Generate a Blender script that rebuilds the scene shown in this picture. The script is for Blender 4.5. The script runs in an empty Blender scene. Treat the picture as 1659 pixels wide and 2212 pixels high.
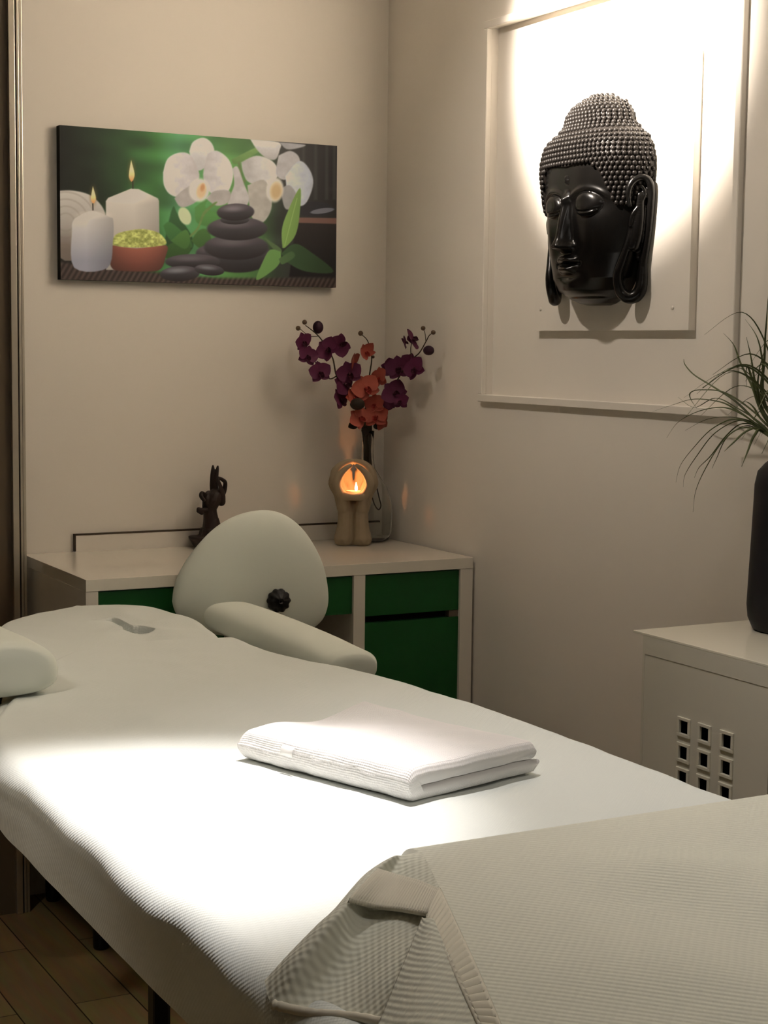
import bpy, bmesh, math, random
import numpy as np
from mathutils import Vector, Matrix, noise

rnd = random.Random(7)
scene = bpy.context.scene
col = scene.collection

# ------------------------------------------------------------------ camera
CAM = Vector((-2.0868, -3.8879, 1.35))
RX = Vector((0.8812797, -0.47244864, 0.01176335))
UY = Vector((0.03663094, 0.09310309, 0.99498241))
FW = Vector((0.47117328, 0.87642689, -0.09935611))
FPX = 3579.64
cd = bpy.data.cameras.new('camera')
cam = bpy.data.objects.new('camera', cd)
col.objects.link(cam)
m3 = Matrix((RX, UY, -FW)).transposed()
cam.matrix_world = Matrix.Translation(CAM) @ m3.to_4x4()
cd.sensor_fit = 'HORIZONTAL'
cd.sensor_width = 36.0
cd.lens = 36.0 * FPX / 1659.0
cd.clip_start = 0.05
scene.camera = cam

# ------------------------------------------------------------------ colour management, world, lights
scene.view_settings.view_transform = 'Standard'
scene.view_settings.look = 'None'
scene.view_settings.gamma = 1.0
scene.view_settings.exposure = 0.0
scene.view_settings.use_curve_mapping = False
world = bpy.data.worlds.new('world')
scene.world = world
world.use_nodes = True
world.node_tree.nodes['Background'].inputs[0].default_value = (1.0, 0.86, 0.68, 1)
world.node_tree.nodes['Background'].inputs[1].default_value = 0.02


def spot(name, loc, target, power, angle, blend, radius, color):
    d = bpy.data.lights.new(name, 'SPOT')
    d.energy = power
    d.spot_size = math.radians(angle)
    d.spot_blend = blend
    d.shadow_soft_size = radius
    d.color = color
    o = bpy.data.objects.new(name, d)
    col.objects.link(o)
    o.location = loc
    o.rotation_euler = (Vector(target) - Vector(loc)).to_track_quat('-Z', 'Y').to_euler()
    return o


def area(name, loc, target, power, size, color):
    d = bpy.data.lights.new(name, 'AREA')
    d.energy = power
    d.shape = 'DISK'
    d.size = size
    d.color = color
    o = bpy.data.objects.new(name, d)
    col.objects.link(o)
    o.location = loc
    o.rotation_euler = (Vector(target) - Vector(loc)).to_track_quat('-Z', 'Y').to_euler()
    return o


WARM = (1.0, 0.83, 0.66)
WARM2 = (1.0, 0.87, 0.72)
NEUT = (1.0, 0.92, 0.84)
spot('table_downlight', (-1.05, -1.86, 2.47), (-1.45, -2.12, 0.8), 285, 31, 1.0, 0.04, (1.0, 0.93, 0.905))
spot('table_downlight_spill', (-1.05, -1.86, 2.47), (-0.60, -2.45, 0.8), 46, 77, 1.0, 0.03, (1.0, 0.93, 0.89))
spot('mask_downlight', (-1.05, -1.05, 2.47), (0.0, -1.02, 2.06), 1110, 45, 1.0, 0.025, (1.0, 0.88, 0.765))
spot('mask_downlight_spill', (-1.05, -1.05, 2.47), (0.0, -1.03, 1.70), 30, 76, 1.0, 0.025, (1.0, 0.88, 0.765))
area('ceiling_lamp', (-0.95, -3.3, 2.45), (-1.0, -3.0, 0.8), 4, 0.25, NEUT)
spot('aisle_fill', (-2.7, -2.5, 2.47), (-1.55, -1.10, 0.0), 62, 52, 1.0, 0.05, WARM2)  # added fill without a fixture, lifts the floor and the sheet's side

# ------------------------------------------------------------------ helpers


def srgb(r, g, b):
    def f(c):
        c /= 255.0
        return c / 12.92 if c <= 0.04045 else ((c + 0.055) / 1.055) ** 2.4
    return (f(r), f(g), f(b), 1.0)


def mat(name, color, rough=0.6, spec=0.5, metal=0.0, bump=None, trans=0.0, ior=1.45, emit=None, emit_s=0.0,
        noise_amt=0.0, noise_scale=40.0, coat=0.0, sheen=0.0):
    m = bpy.data.materials.new(name)
    m.use_nodes = True
    nt = m.node_tree
    b = nt.nodes['Principled BSDF']
    b.inputs['Base Color'].default_value = color
    b.inputs['Roughness'].default_value = rough
    b.inputs['Specular IOR Level'].default_value = spec
    b.inputs['Metallic'].default_value = metal
    b.inputs['Transmission Weight'].default_value = trans
    b.inputs['IOR'].default_value = ior
    b.inputs['Coat Weight'].default_value = coat
    b.inputs['Sheen Weight'].default_value = sheen
    if emit:
        b.inputs['Emission Color'].default_value = emit
        b.inputs['Emission Strength'].default_value = emit_s
    tc = nt.nodes.new('ShaderNodeTexCoord')
    if noise_amt > 0:
        n = nt.nodes.new('ShaderNodeTexNoise')
        n.inputs['Scale'].default_value = noise_scale
        n.inputs['Detail'].default_value = 4
        nt.links.new(tc.outputs['Object'], n.inputs['Vector'])
        mx = nt.nodes.new('ShaderNodeMix')
        mx.data_type = 'RGBA'
        mx.inputs['A'].default_value = tuple(c * (1 - noise_amt) for c in color[:3]) + (1,)
        mx.inputs['B'].default_value = tuple(min(1, c * (1 + noise_amt)) for c in color[:3]) + (1,)
        nt.links.new(n.outputs['Fac'], mx.inputs['Factor'])
        nt.links.new(mx.outputs['Result'], b.inputs['Base Color'])
    if bump:
        kind, scale, strength, dist = bump
        bn = nt.nodes.new('ShaderNodeBump')
        bn.inputs['Strength'].default_value = strength
        bn.inputs['Distance'].default_value = dist
        if kind == 'noise':
            n = nt.nodes.new('ShaderNodeTexNoise')
            n.inputs['Scale'].default_value = scale
            n.inputs['Detail'].default_value = 3
            nt.links.new(tc.outputs['Object'], n.inputs['Vector'])
            nt.links.new(n.outputs['Fac'], bn.inputs['Height'])
        else:                                   # woven cloth: two crossing sine waves over the cloth's own UV
            uvn = nt.nodes.new('ShaderNodeUVMap')
            sep = nt.nodes.new('ShaderNodeSeparateXYZ')
            nz = nt.nodes.new('ShaderNodeTexNoise')
            nz.inputs['Scale'].default_value = 25
            nt.links.new(uvn.outputs['UV'], nz.inputs['Vector'])
            dsp = nt.nodes.new('ShaderNodeVectorMath')
            dsp.operation = 'MULTIPLY_ADD'
            nt.links.new(nz.outputs['Color'], dsp.inputs[0])
            dsp.inputs[1].default_value = (0.0016, 0.0016, 0)
            nt.links.new(uvn.outputs['UV'], dsp.inputs[2])
            nt.links.new(dsp.outputs[0], sep.inputs[0])

            def sine(out, k, ph=0.0):
                a = nt.nodes.new('ShaderNodeMath')
                a.operation = 'MULTIPLY_ADD'
                nt.links.new(out, a.inputs[0])
                a.inputs[1].default_value = k
                a.inputs[2].default_value = ph
                s = nt.nodes.new('ShaderNodeMath')
                s.operation = 'SINE'
                nt.links.new(a.outputs[0], s.inputs[0])
                return s.outputs[0]

            def op(o, x, y):
                a = nt.nodes.new('ShaderNodeMath')
                a.operation = o
                nt.links.new(x, a.inputs[0])
                nt.links.new(y, a.inputs[1])
                return a.outputs[0]
            k = 2 * math.pi / scale
            if kind == 'waffle':
                h = op('MULTIPLY', sine(sep.outputs[0], k), sine(sep.outputs[1], k))
            elif kind == 'ribs':
                h = sine(sep.outputs[0], k)
            else:                               # twill: diagonal ribs
                ad = op('ADD', sep.outputs[0], sep.outputs[1])
                sb = op('SUBTRACT', sep.outputs[0], sep.outputs[1])
                h = op('ADD', sine(ad, k), op('MULTIPLY', sine(sb, k), sine(sb, k * 0.5)))
            nt.links.new(h, bn.inputs['Height'])
        nt.links.new(bn.outputs['Normal'], b.inputs['Normal'])
    return m


def new_obj(name, mesh, parent=None):
    o = bpy.data.objects.new(name, mesh)
    col.objects.link(o)
    if parent is not None:
        o.parent = parent
    return o


def add_mesh(name, verts, faces, material, parent=None, smooth=True, uvs=None):
    me = bpy.data.meshes.new(name)
    me.from_pydata([tuple(v) for v in verts], [], faces)
    me.materials.append(material)
    if smooth:
        me.polygons.foreach_set('use_smooth', [True] * len(me.polygons))
    if uvs is not None:
        ul = me.uv_layers.new(name='UVMap')
        idx = np.zeros(len(me.loops), dtype=np.int32)
        me.loops.foreach_get('vertex_index', idx)
        ul.data.foreach_set('uv', np.asarray(uvs, dtype=np.float32)[idx].ravel())
    me.update()
    return new_obj(name, me, parent)


def tag(o, label, cat, group=None):
    o['label'] = label
    o['category'] = cat
    if group:
        o['group'] = group
    return o


def structure(o, label=None):
    o['kind'] = 'structure'
    if label:
        o['label'] = label
    return o


def empty(name, loc=(0, 0, 0)):
    o = bpy.data.objects.new(name, None)
    o.empty_display_size = 0.05
    col.objects.link(o)
    o['base'] = 1
    del o['base']
    o.location = loc
    return o


def root(name, loc, label, cat, group=None):
    return tag(empty(name, loc), label, cat, group)


def settle(rt):
    """children were built in world coordinates: take the root's offset out of their meshes"""
    off = rt.location.copy()

    def rec(o):
        for ch in [c for c in bpy.data.objects if c.parent is o]:
            if ch.type == 'MESH' and not ch.get('_done'):
                ch.data.transform(Matrix.Translation(-off))
            rec(ch)
    rec(rt)


def bm_box(bm, x0, x1, y0, y1, z0, z1, bev=0.0, seg=2):
    r = bmesh.ops.create_cube(bm, size=1.0)
    vs = r['verts']
    for v in vs:
        v.co = Vector(((x0 + x1) / 2 + v.co.x * (x1 - x0), (y0 + y1) / 2 + v.co.y * (y1 - y0), (z0 + z1) / 2 + v.co.z * (z1 - z0)))
    if bev > 0:
        es = list({e for v in vs for e in v.link_edges})
        bmesh.ops.bevel(bm, geom=es, offset=bev, segments=seg, profile=0.6, affect='EDGES')


def bm_obj(name, bm, material, parent=None, smooth=False):
    me = bpy.data.meshes.new(name)
    bm.normal_update()
    bm.to_mesh(me)
    bm.free()
    me.materials.append(material)
    if smooth:
        me.polygons.foreach_set('use_smooth', [True] * len(me.polygons))
    return new_obj(name, me, parent)


def boxes(name, lst, material, parent=None, bev=0.0):
    bm = bmesh.new()
    for b in lst:
        bm_box(bm, *b, bev=bev)
    return bm_obj(name, bm, material, parent)


def lathe(name, prof, center, material, parent=None, n=48, lobes=0, lobe_amp=0.0):
    verts, faces = [], []
    for (r, z) in prof:
        for k in range(n):
            a = 2 * math.pi * k / n
            rr = r * (1 + lobe_amp * math.cos(lobes * a)) if lobes else r
            verts.append((center[0] + rr * math.cos(a), center[1] + rr * math.sin(a), center[2] + z))
    for i in range(len(prof) - 1):
        for k in range(n):
            faces.append((i * n + k, i * n + (k + 1) % n, (i + 1) * n + (k + 1) % n, (i + 1) * n + k))
    if prof[0][0] > 1e-4:
        faces.append(tuple(reversed(range(n))))
    if prof[-1][0] > 1e-4:
        faces.append(tuple((len(prof) - 1) * n + k for k in range(n)))
    return add_mesh(name, verts, faces, material, parent)


def tube_data(pts, radii, n=8, flat=1.0, updir=None):
    pts = [Vector(p) for p in pts]
    verts, faces = [], []
    prev = None
    for i, p in enumerate(pts):
        t = (pts[min(i + 1, len(pts) - 1)] - pts[max(i - 1, 0)])
        if t.length < 1e-9:
            t = Vector((0, 0, 1))
        t.normalize()
        if prev is None:
            a = Vector((0, 0, 1)) if abs(t.z) < 0.9 else Vector((1, 0, 0))
            nrm = t.cross(a).normalized()
        else:
            nrm = (prev - t * prev.dot(t))
            nrm = nrm.normalized() if nrm.length > 1e-6 else t.orthogonal().normalized()
        prev = nrm
        b = t.cross(nrm)
        r = radii[i] if hasattr(radii, '__len__') else radii
        for k in range(n):
            a = 2 * math.pi * k / n
            verts.append(p + nrm * (math.cos(a) * r) + b * (math.sin(a) * r * flat))
    for i in range(len(pts) - 1):
        for k in range(n):
            faces.append((i * n + k, i * n + (k + 1) % n, (i + 1) * n + (k + 1) % n, (i + 1) * n + k))
    faces.append(tuple(reversed(range(n))))
    faces.append(tuple((len(pts) - 1) * n + k for k in range(n)))
    return verts, faces


def catmull(pts, sub=6):
    pts = [np.array(p, float) for p in pts]
    out = []
    for i in range(len(pts) - 1):
        p0 = pts[max(i - 1, 0)]
        p1, p2 = pts[i], pts[i + 1]
        p3 = pts[min(i + 2, len(pts) - 1)]
        for k in range(sub):
            t = k / sub
            out.append(0.5 * ((2 * p1) + (-p0 + p2) * t + (2 * p0 - 5 * p1 + 4 * p2 - p3) * t * t + (-p0 + 3 * p1 - 3 * p2 + p3) * t ** 3))
    out.append(pts[-1])
    return out


class Acc:
    def __init__(self):
        self.v, self.f = [], []

    def add(self, vf):
        v, f = vf
        o = len(self.v)
        self.v += [tuple(p) for p in v]
        self.f += [tuple(i + o for i in q) for q in f]

    def build(self, name, material, parent=None, smooth=True):
        return add_mesh(name, self.v, self.f, material, parent, smooth)


_ICO = {}


def ico(sub):
    if sub not in _ICO:
        bm = bmesh.new()
        bmesh.ops.create_icosphere(bm, subdivisions=sub, radius=1.0)
        bm.verts.ensure_lookup_table()
        _ICO[sub] = ([v.co.copy() for v in bm.verts], [tuple(v.index for v in f.verts) for f in bm.faces])
        bm.free()
    return _ICO[sub]


def blob(c, rad, rot=None, sub=2):
    v, f = ico(sub)
    c = Vector(c)
    out = []
    for p in v:
        q = Vector((p.x * rad[0], p.y * rad[1], p.z * rad[2]))
        if rot is not None:
            q = rot @ q
        out.append(c + q)
    return out, f


def sculpt(name, chains, material, parent=None, voxel=0.002, blobs=(), smooth_it=4):
    """capsule chains and ellipsoids fused into one continuous surface"""
    acc = Acc()
    for ch in chains:
        if len(ch) > 2:
            ch = catmull(ch, 4)
        pts = [Vector(p[:3]) for p in ch]
        rs = [float(p[3]) for p in ch]
        P, Rr = [], []
        for i in range(len(pts) - 1):
            L = (pts[i + 1] - pts[i]).length
            n = max(2, int(L / (0.35 * min(rs[i], rs[i + 1]))))
            for k in range(n):
                t = k / n
                P.append(pts[i].lerp(pts[i + 1], t))
                Rr.append(rs[i] * (1 - t) + rs[i + 1] * t)
        P.append(pts[-1])
        Rr.append(rs[-1])
        for p, r in zip(P, Rr):
            acc.add(blob(p, (r, r, r), sub=2))
    for b in blobs:
        acc.add(blob(b[0], b[1], b[2] if len(b) > 2 else None, sub=3))
    me = bpy.data.meshes.new(name)
    me.from_pydata(acc.v, [], acc.f)
    tmp = bpy.data.objects.new('tmp', me)
    col.objects.link(tmp)
    md = tmp.modifiers.new('r', 'REMESH')
    md.mode = 'VOXEL'
    md.voxel_size = voxel
    sm = tmp.modifiers.new('s', 'SMOOTH')
    sm.iterations = smooth_it
    sm.factor = 0.5
    dg = bpy.context.evaluated_depsgraph_get()
    ev = tmp.evaluated_get(dg)
    out = bpy.data.meshes.new_from_object(ev)
    bpy.data.objects.remove(tmp, do_unlink=True)
    bpy.data.meshes.remove(me)
    out.name = name
    out.materials.clear()
    out.materials.append(material)
    out.polygons.foreach_set('use_smooth', [True] * len(out.polygons))
    return new_obj(name, out, parent)


def ray(px, py):
    return FW + RX * ((px - 829.5) / FPX) - UY * ((py - 1106.0) / FPX)


def at_x(px, py, X):
    d = ray(px, py)
    return CAM + d * ((X - CAM.x) / d.x)


def at_y(px, py, Y):
    d = ray(px, py)
    return CAM + d * ((Y - CAM.y) / d.y)


def at_z(px, py, Z):
    d = ray(px, py)
    return CAM + d * ((Z - CAM.z) / d.z)


def sstep(a, b, x):
    t = np.clip((np.asarray(x, float) - a) / (b - a), 0, 1)
    return t * t * (3 - 2 * t)


def nz(x, y, z=0.0):
    return noise.noise(Vector((x, y, z)))


# ------------------------------------------------------------------ materials
M = {}
M['wall'] = mat('wall_paint', srgb(232, 226, 216), 0.85, 0.2, bump=('noise', 180, 0.08, 0.001), noise_amt=0.015, noise_scale=3)
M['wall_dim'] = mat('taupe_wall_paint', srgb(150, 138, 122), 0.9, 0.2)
M['ceiling'] = mat('ceiling_paint', srgb(238, 234, 226), 0.9, 0.2)
M['white_wood'] = mat('white_painted_wood', srgb(228, 222, 210), 0.45, 0.4)
M['rim_wood'] = mat('white_moulding', srgb(231, 225, 215), 0.7, 0.3)
M['gloss_white'] = mat('glossy_white_lacquer', srgb(228, 223, 210), 0.12, 0.5)
M['locker'] = mat('white_steel_lacquer', srgb(214, 210, 194), 0.4, 0.4)
M['locker_gloss'] = mat('white_steel_gloss', srgb(226, 222, 204), 0.1, 0.5)
M['green'] = mat('green_foil', srgb(22, 84, 36), 0.45, 0.35)
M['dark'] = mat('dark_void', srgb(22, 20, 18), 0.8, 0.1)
M['grey_in'] = mat('grey_brown_board', srgb(120, 104, 90), 0.6, 0.3)
M['sheet'] = mat('white_knitted_cotton', srgb(226, 231, 226), 0.9, 0.15, bump=('twill', 0.0062, 0.15, 0.0012), sheen=0.15)
M['pad'] = mat('white_jersey', srgb(224, 229, 219), 0.85, 0.2, bump=('noise', 420, 0.12, 0.0008), sheen=0.1)
M['towel'] = mat('white_terry', srgb(238, 236, 234), 0.95, 0.1, bump=('waffle', 0.0046, 0.42, 0.0012), sheen=0.2)
M['blanket'] = mat('cream_waffle_knit', srgb(221, 222, 207), 0.95, 0.1, bump=('waffle', 0.0096, 0.32, 0.0018), sheen=0.15)
M['rib'] = mat('cream_ribbed_knit', srgb(224, 220, 203), 0.95, 0.1, sheen=0.1)
M['label'] = mat('white_satin_label', srgb(245, 243, 240), 0.5, 0.4)
M['black_lacquer'] = mat('black_lacquer', srgb(13, 12, 11), 0.25, 0.40, noise_amt=0.25, noise_scale=30, bump=('noise', 60, 0.05, 0.002))
M['black_hair'] = mat('black_lacquer_worn', srgb(24, 21, 19), 0.45, 0.24, noise_amt=0.25, noise_scale=25)
M['bronze'] = mat('dark_bronze', srgb(38, 27, 22), 0.5, 0.4, noise_amt=0.3, noise_scale=60)
M['stone'] = mat('beige_cast_stone', srgb(156, 140, 116), 0.75, 0.25, noise_amt=0.08, noise_scale=50)
M['glass'] = mat('clear_glass', (0.97, 0.98, 0.96, 1), 0.02, 0.5, trans=1.0, ior=1.3)
M['purple'] = mat('purple_petal', srgb(90, 36, 66), 0.6, 0.3, noise_amt=0.2, noise_scale=60)
M['orange'] = mat('coral_petal', srgb(176, 88, 74), 0.6, 0.3, noise_amt=0.15, noise_scale=60)
M['lip_dark'] = mat('dark_petal_lip', srgb(60, 16, 34), 0.6, 0.3)
M['lip_orange'] = mat('orange_petal_lip', srgb(150, 50, 44), 0.6, 0.3)
M['bud'] = mat('bud_green_brown', srgb(92, 74, 58), 0.6, 0.3)
M['bud_dark'] = mat('bud_dark_purple', srgb(44, 18, 34), 0.6, 0.3)
M['stem'] = mat('dark_stem', srgb(64, 54, 40), 0.6, 0.3)
M['leaf_dark'] = mat('dark_leaf', srgb(52, 46, 38), 0.6, 0.3)
M['grass'] = mat('grass_blade', srgb(76, 84, 48), 0.55, 0.35, noise_amt=0.3, noise_scale=12)
M['black_vase'] = mat('matt_black_ceramic', srgb(17, 19, 23), 0.55, 0.35)
M['black_plastic'] = mat('black_plastic', srgb(18, 18, 20), 0.5, 0.4)
M['steel'] = mat('dark_steel', srgb(40, 40, 42), 0.4, 0.5, metal=0.6)
M['shadow_line'] = mat('dark_shadow_line', srgb(70, 60, 48), 0.6, 0.3)  # shade of the line around the backboard, put into the colour
M['chrome'] = mat('grey_metal', srgb(150, 148, 144), 0.35, 0.5, metal=0.9)
M['alu'] = mat('brushed_aluminium', srgb(196, 188, 172), 0.35, 0.5, metal=0.85)
M['door_glass'] = mat('dark_smoked_glass', srgb(92, 80, 64), 0.32, 0.5)
M['wax'] = mat('white_wax', srgb(240, 220, 190), 0.5, 0.3)
M['flame'] = mat('flame', (1, 0.8, 0.5, 1), 0.5, emit=(1.0, 0.78, 0.48, 1), emit_s=14)
M['canvas_edge'] = mat('canvas_wrap', srgb(30, 30, 24), 0.7, 0.2)
M['screw'] = mat('white_screw_cap', srgb(225, 219, 208), 0.4, 0.4)


def floor_material():
    m = bpy.data.materials.new('oak_laminate')
    m.use_nodes = True
    nt = m.node_tree
    b = nt.nodes['Principled BSDF']
    tc = nt.nodes.new('ShaderNodeTexCoord')
    mp = nt.nodes.new('ShaderNodeMapping')
    mp.inputs['Rotation'].default_value = (0, 0, math.radians(90))
    br = nt.nodes.new('ShaderNodeTexBrick')
    br.inputs['Scale'].default_value = 1.0
    br.inputs['Brick Width'].default_value = 0.7
    br.inputs['Row Height'].default_value = 0.12
    br.inputs['Mortar Size'].default_value = 0.0015
    br.inputs['Color1'].default_value = srgb(208, 184, 134)
    br.inputs['Color2'].default_value = srgb(150, 128, 88)
    br.inputs['Mortar'].default_value = srgb(50, 36, 24)
    wv = nt.nodes.new('ShaderNodeTexNoise')
    wv.inputs['Scale'].default_value = 9
    wv.inputs['Detail'].default_value = 6
    mp2 = nt.nodes.new('ShaderNodeMapping')
    mp2.inputs['Scale'].default_value = (6, 0.6, 1)
    mx = nt.nodes.new('ShaderNodeMix')
    mx.data_type = 'RGBA'
    mx.blend_type = 'MULTIPLY'
    mx.inputs['Factor'].default_value = 0.6
    nt.links.new(tc.outputs['Object'], mp.inputs['Vector'])
    nt.links.new(mp.outputs['Vector'], br.inputs['Vector'])
    nt.links.new(tc.outputs['Object'], mp2.inputs['Vector'])
    nt.links.new(mp2.outputs['Vector'], wv.inputs['Vector'])
    nt.links.new(br.outputs['Color'], mx.inputs['A'])
    nt.links.new(wv.outputs['Color'], mx.inputs['B'])
    nt.links.new(mx.outputs['Result'], b.inputs['Base Color'])
    b.inputs['Roughness'].default_value = 0.4
    return m


M['floor'] = floor_material()

# ------------------------------------------------------------------ room shell
structure(boxes('floor', [(-4.2, 0.2, -6.2, 0.2, -0.1, 0.0)], M['floor']), 'brown wood-look laminate floor')
structure(boxes('ceiling', [(-4.2, 0.2, -6.2, 0.2, 2.5, 2.6)], M['ceiling']))
structure(boxes('wall_back', [(-4.2, 0.2, 0.0, 0.2, 0.0, 2.5)], M['wall']), 'plain off-white back wall')
HY0, HY1, HZ0, HZ1 = -1.40, -0.512, 1.236, 2.093          # the recess in the right wall
structure(boxes('wall_right', [(0.0, 0.2, -6.2, HY0, 0, 2.5), (0.0, 0.2, HY1, 0.0, 0, 2.5), (0.0, 0.2, HY0, HY1, 0, HZ0),
                               (0.0, 0.2, HY0, HY1, HZ1, 2.5), (0.018, 0.2, HY0, HY1, HZ0, HZ1)], M['wall']), 'off-white right wall with a shallow recess')
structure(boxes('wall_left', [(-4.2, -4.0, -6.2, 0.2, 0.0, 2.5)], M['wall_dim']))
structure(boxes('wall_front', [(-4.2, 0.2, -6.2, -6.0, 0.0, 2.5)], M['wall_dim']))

# dark sliding door with its aluminium profile at the left edge
dr = structure(empty('door_1', (-1.5, -0.10, 0.0)), 'dark smoked sliding door with an aluminium edge profile at the left')
dr['category'] = 'door'
boxes('door_panel', [(-2.6, -1.036, -0.112, -0.092, 0.0, 2.5)], M['door_glass'], dr)
boxes('edge_profile', [(-1.037, -1.0225, -0.125, -0.085, 0.0, 2.5), (-1.0185, -1.0125, -0.122, -0.085, 0.0, 2.5),
                       (-1.011, -1.004, -0.118, -0.085, 0.0, 2.5)], M['alu'], dr, bev=0.0012)
boxes('profile_groove', [(-1.0225, -1.0035, -0.108, -0.084, 0.0, 2.5)], M['steel'], dr)
settle(dr)

# low backboard behind the cabinet, its shadow line built as dark strips
tr = structure(empty('trim_1', (-0.45, 0.0, 0.844)), 'low white board with a dark strip for its shadow line along the wall behind the cabinet')
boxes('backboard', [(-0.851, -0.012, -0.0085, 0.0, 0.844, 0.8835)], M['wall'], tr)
boxes('shadow_strip', [(-0.8545, -0.012, -0.0095, 0.0, 0.8835, 0.8875), (-0.8550, -0.851, -0.0095, 0.0, 0.845, 0.8875)], M['shadow_line'], tr)
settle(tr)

# ------------------------------------------------------------------ moulding frame with raised square panel
fr = root('wall_frame', (0.0, -0.955, 1.66), 'large square white moulding frame with a raised white panel on the right wall', 'frame')
o0y, o1y, o0z, o1z = -1.4194, -0.4956, 1.2222, 2.1085
w = 0.0175
bm = bmesh.new()
D0, D1 = -0.0135, 0.0005
bm_box(bm, D0, D1, o0y, o1y, o0z, o0z + w, 0.0015, 1)
bm_box(bm, D0, D1, o0y, o1y, o1z - w, o1z, 0.0015, 1)
bm_box(bm, D0, D1, o0y, o0y + w, o0z + w, o1z - w, 0.0015, 1)
bm_box(bm, D0, D1, o1y - w, o1y, o0z + w, o1z - w, 0.0015, 1)
bm_obj('moulding', bm, M['rim_wood'], fr)
pa, pb = at_x(1154, 715, 0.001), at_x(1505, 105, 0.001)
boxes('raised_panel', [(0.001, 0.0185, pb.y, pa.y, pa.z, pb.z)], M['rim_wood'], fr, bev=0.001)
for (qx, qy) in ((1472, 163), (1168, 668), (1453, 665), (1182, 185)):
    sc_ = at_x(qx, qy, 0.001)
    a = Acc()
    a.add(blob((0.001, sc_.y, sc_.z), (0.003, 0.0045, 0.0045)))
    a.build('screw_cap', M['screw'], fr)
settle(fr)

# ------------------------------------------------------------------ the black mask
XB = 0.0005
ZT = np.array([1.442, 1.446, 1.455, 1.472, 1.497, 1.547, 1.60, 1.646, 1.696, 1.72, 1.746, 1.771, 1.785, 1.795, 1.806, 1.815, 1.833, 1.850, 1.862, 1.872, 1.877, 1.879])
WT = np.array([.030, .050, .074, .102, .121, .137, .147, .153, .163, .167, .165, .155, .143, .127, .1065, .0985, .093, .078, .059, .036, .018, .004])
DT = np.array([.030, .042, .060, .080, .088, .090, .092, .095, .098, .100, .100, .097, .090, .081, .0715, .0680, .066, .058, .044, .030, .018, .006])
YC = -0.976


def hair_line(s):
    s = abs(s)
    if s < 0.070:
        return 1.727 - 0.004 * math.exp(-(s / 0.02) ** 2)
    if s < 0.112:
        t = (s - 0.070) / 0.042
        return 1.727 - 0.045 * t * t
    if s < 0.122:
        return 1.682 - 0.040 * (s - 0.112) / 0.010
    return 1.642


def head_base(th, z):
    wv, dv = np.interp(z, ZT, WT), np.interp(z, ZT, DT)
    n = 2.0 / 2.4
    c, s_ = math.cos(th), math.sin(th)
    return math.copysign(abs(s_) ** n, s_) * wv, abs(c) ** n * dv


def g(x, c, w_):
    return math.exp(-((x - c) / w_) ** 2)


def face_feature(s, z):
    a = abs(s)
    d = 0.0
    # brow ridge flowing out of the nose root
    if a < 0.135:
        zb = 1.6535 + 0.0235 * (1 - ((a - 0.060) / 0.062) ** 2)
        d += 0.0045 * g(z, zb + 0.001, 0.0070) * float(sstep(0.125, 0.10, a))
        # socket under the brow
        sock = g(a, 0.060, 0.040) * g(z, 1.650, 0.021)
        d -= 0.013 * sock
    # closed lid: a smooth ball
    q = ((a - 0.061) / 0.038) ** 2 + ((z - 1.6475) / 0.0245) ** 2
    if q < 1:
        d += 0.0225 * (1 - q) ** 0.62
    zl = 1.6320 + 0.10 * (a - 0.060) ** 2 / 0.034 * 1.6
    if abs(a - 0.060) < 0.036:
        d -= 0.0045 * g(z, zl, 0.0022) * (1 - ((a - 0.060) / 0.036) ** 2)
        d += 0.003 * g(z, zl - 0.005, 0.003) * (1 - ((a - 0.060) / 0.036) ** 2)
    # nose
    if 1.535 < z < 1.70:
        t = min(1, max(0, (1.676 - z) / (1.676 - 1.563)))
        wn = 0.0078 + 0.0072 * t ** 1.6
        pr_ = (0.008 + 0.027 * t ** 0.9) * float(sstep(1.684, 1.660, z)) * float(sstep(1.547, 1.560, z))
        d += pr_ * math.exp(-(a / wn) ** 4)
        d += 0.013 * g(a, 0.0165, 0.0080) * g(z, 1.5615, 0.0085)
        d += 0.004 * g(a, 0.0, 0.010) * g(z, 1.566, 0.009)
    # mouth
    d += 0.010 * g(a, 0.0, 0.042) * g(z, 1.524, 0.022)
    d += 0.0115 * math.exp(-(a / 0.030) ** 4) * g(z, 1.5345 + 0.002 * g(a, 0.012, 0.008), 0.0062)
    d += 0.0115 * math.exp(-(a / 0.023) ** 4) * g(z, 1.5145, 0.0068)
    d -= 0.0095 * math.exp(-(a / 0.033) ** 4) * g(z, 1.5248 + 0.05 * a * a / 0.03, 0.0028)
    d -= 0.004 * g(a, 0.037, 0.006) * g(z, 1.527, 0.007)
    d -= 0.006 * g(a, 0.0, 0.035) * g(z, 1.500, 0.007)
    # chin and cheeks
    d += 0.010 * g(a, 0.0, 0.034) * g(z, 1.478, 0.018)
    d += 0.004 * g(a, 0.078, 0.034) * g(z, 1.590, 0.036)
    # urna drop
    q = (a / 0.0055) ** 2 + ((z - 1.6985) / 0.0095) ** 2
    if q < 1:
        d += 0.006 * math.sqrt(1 - q)
    # chin fold
    d -= 0.003 * g(z, 1.4595, 0.003) * float(sstep(0.09, 0.05, a))
    return d


def head_point(th, z, off=0.0, feat=True):
    s, d = head_base(th, z)
    if feat:
        d += face_feature(s, z) * float(sstep(0.0, 0.5, math.cos(th)))
    k = 1 + off / 0.12
    return Vector((XB - (d + off * max(0.15, math.cos(th))), YC - s * (1 + off / max(0.03, abs(s) + 0.06) * abs(math.sin(th))), z + (0.0 if z < 1.80 else off * 0.5)))


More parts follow.
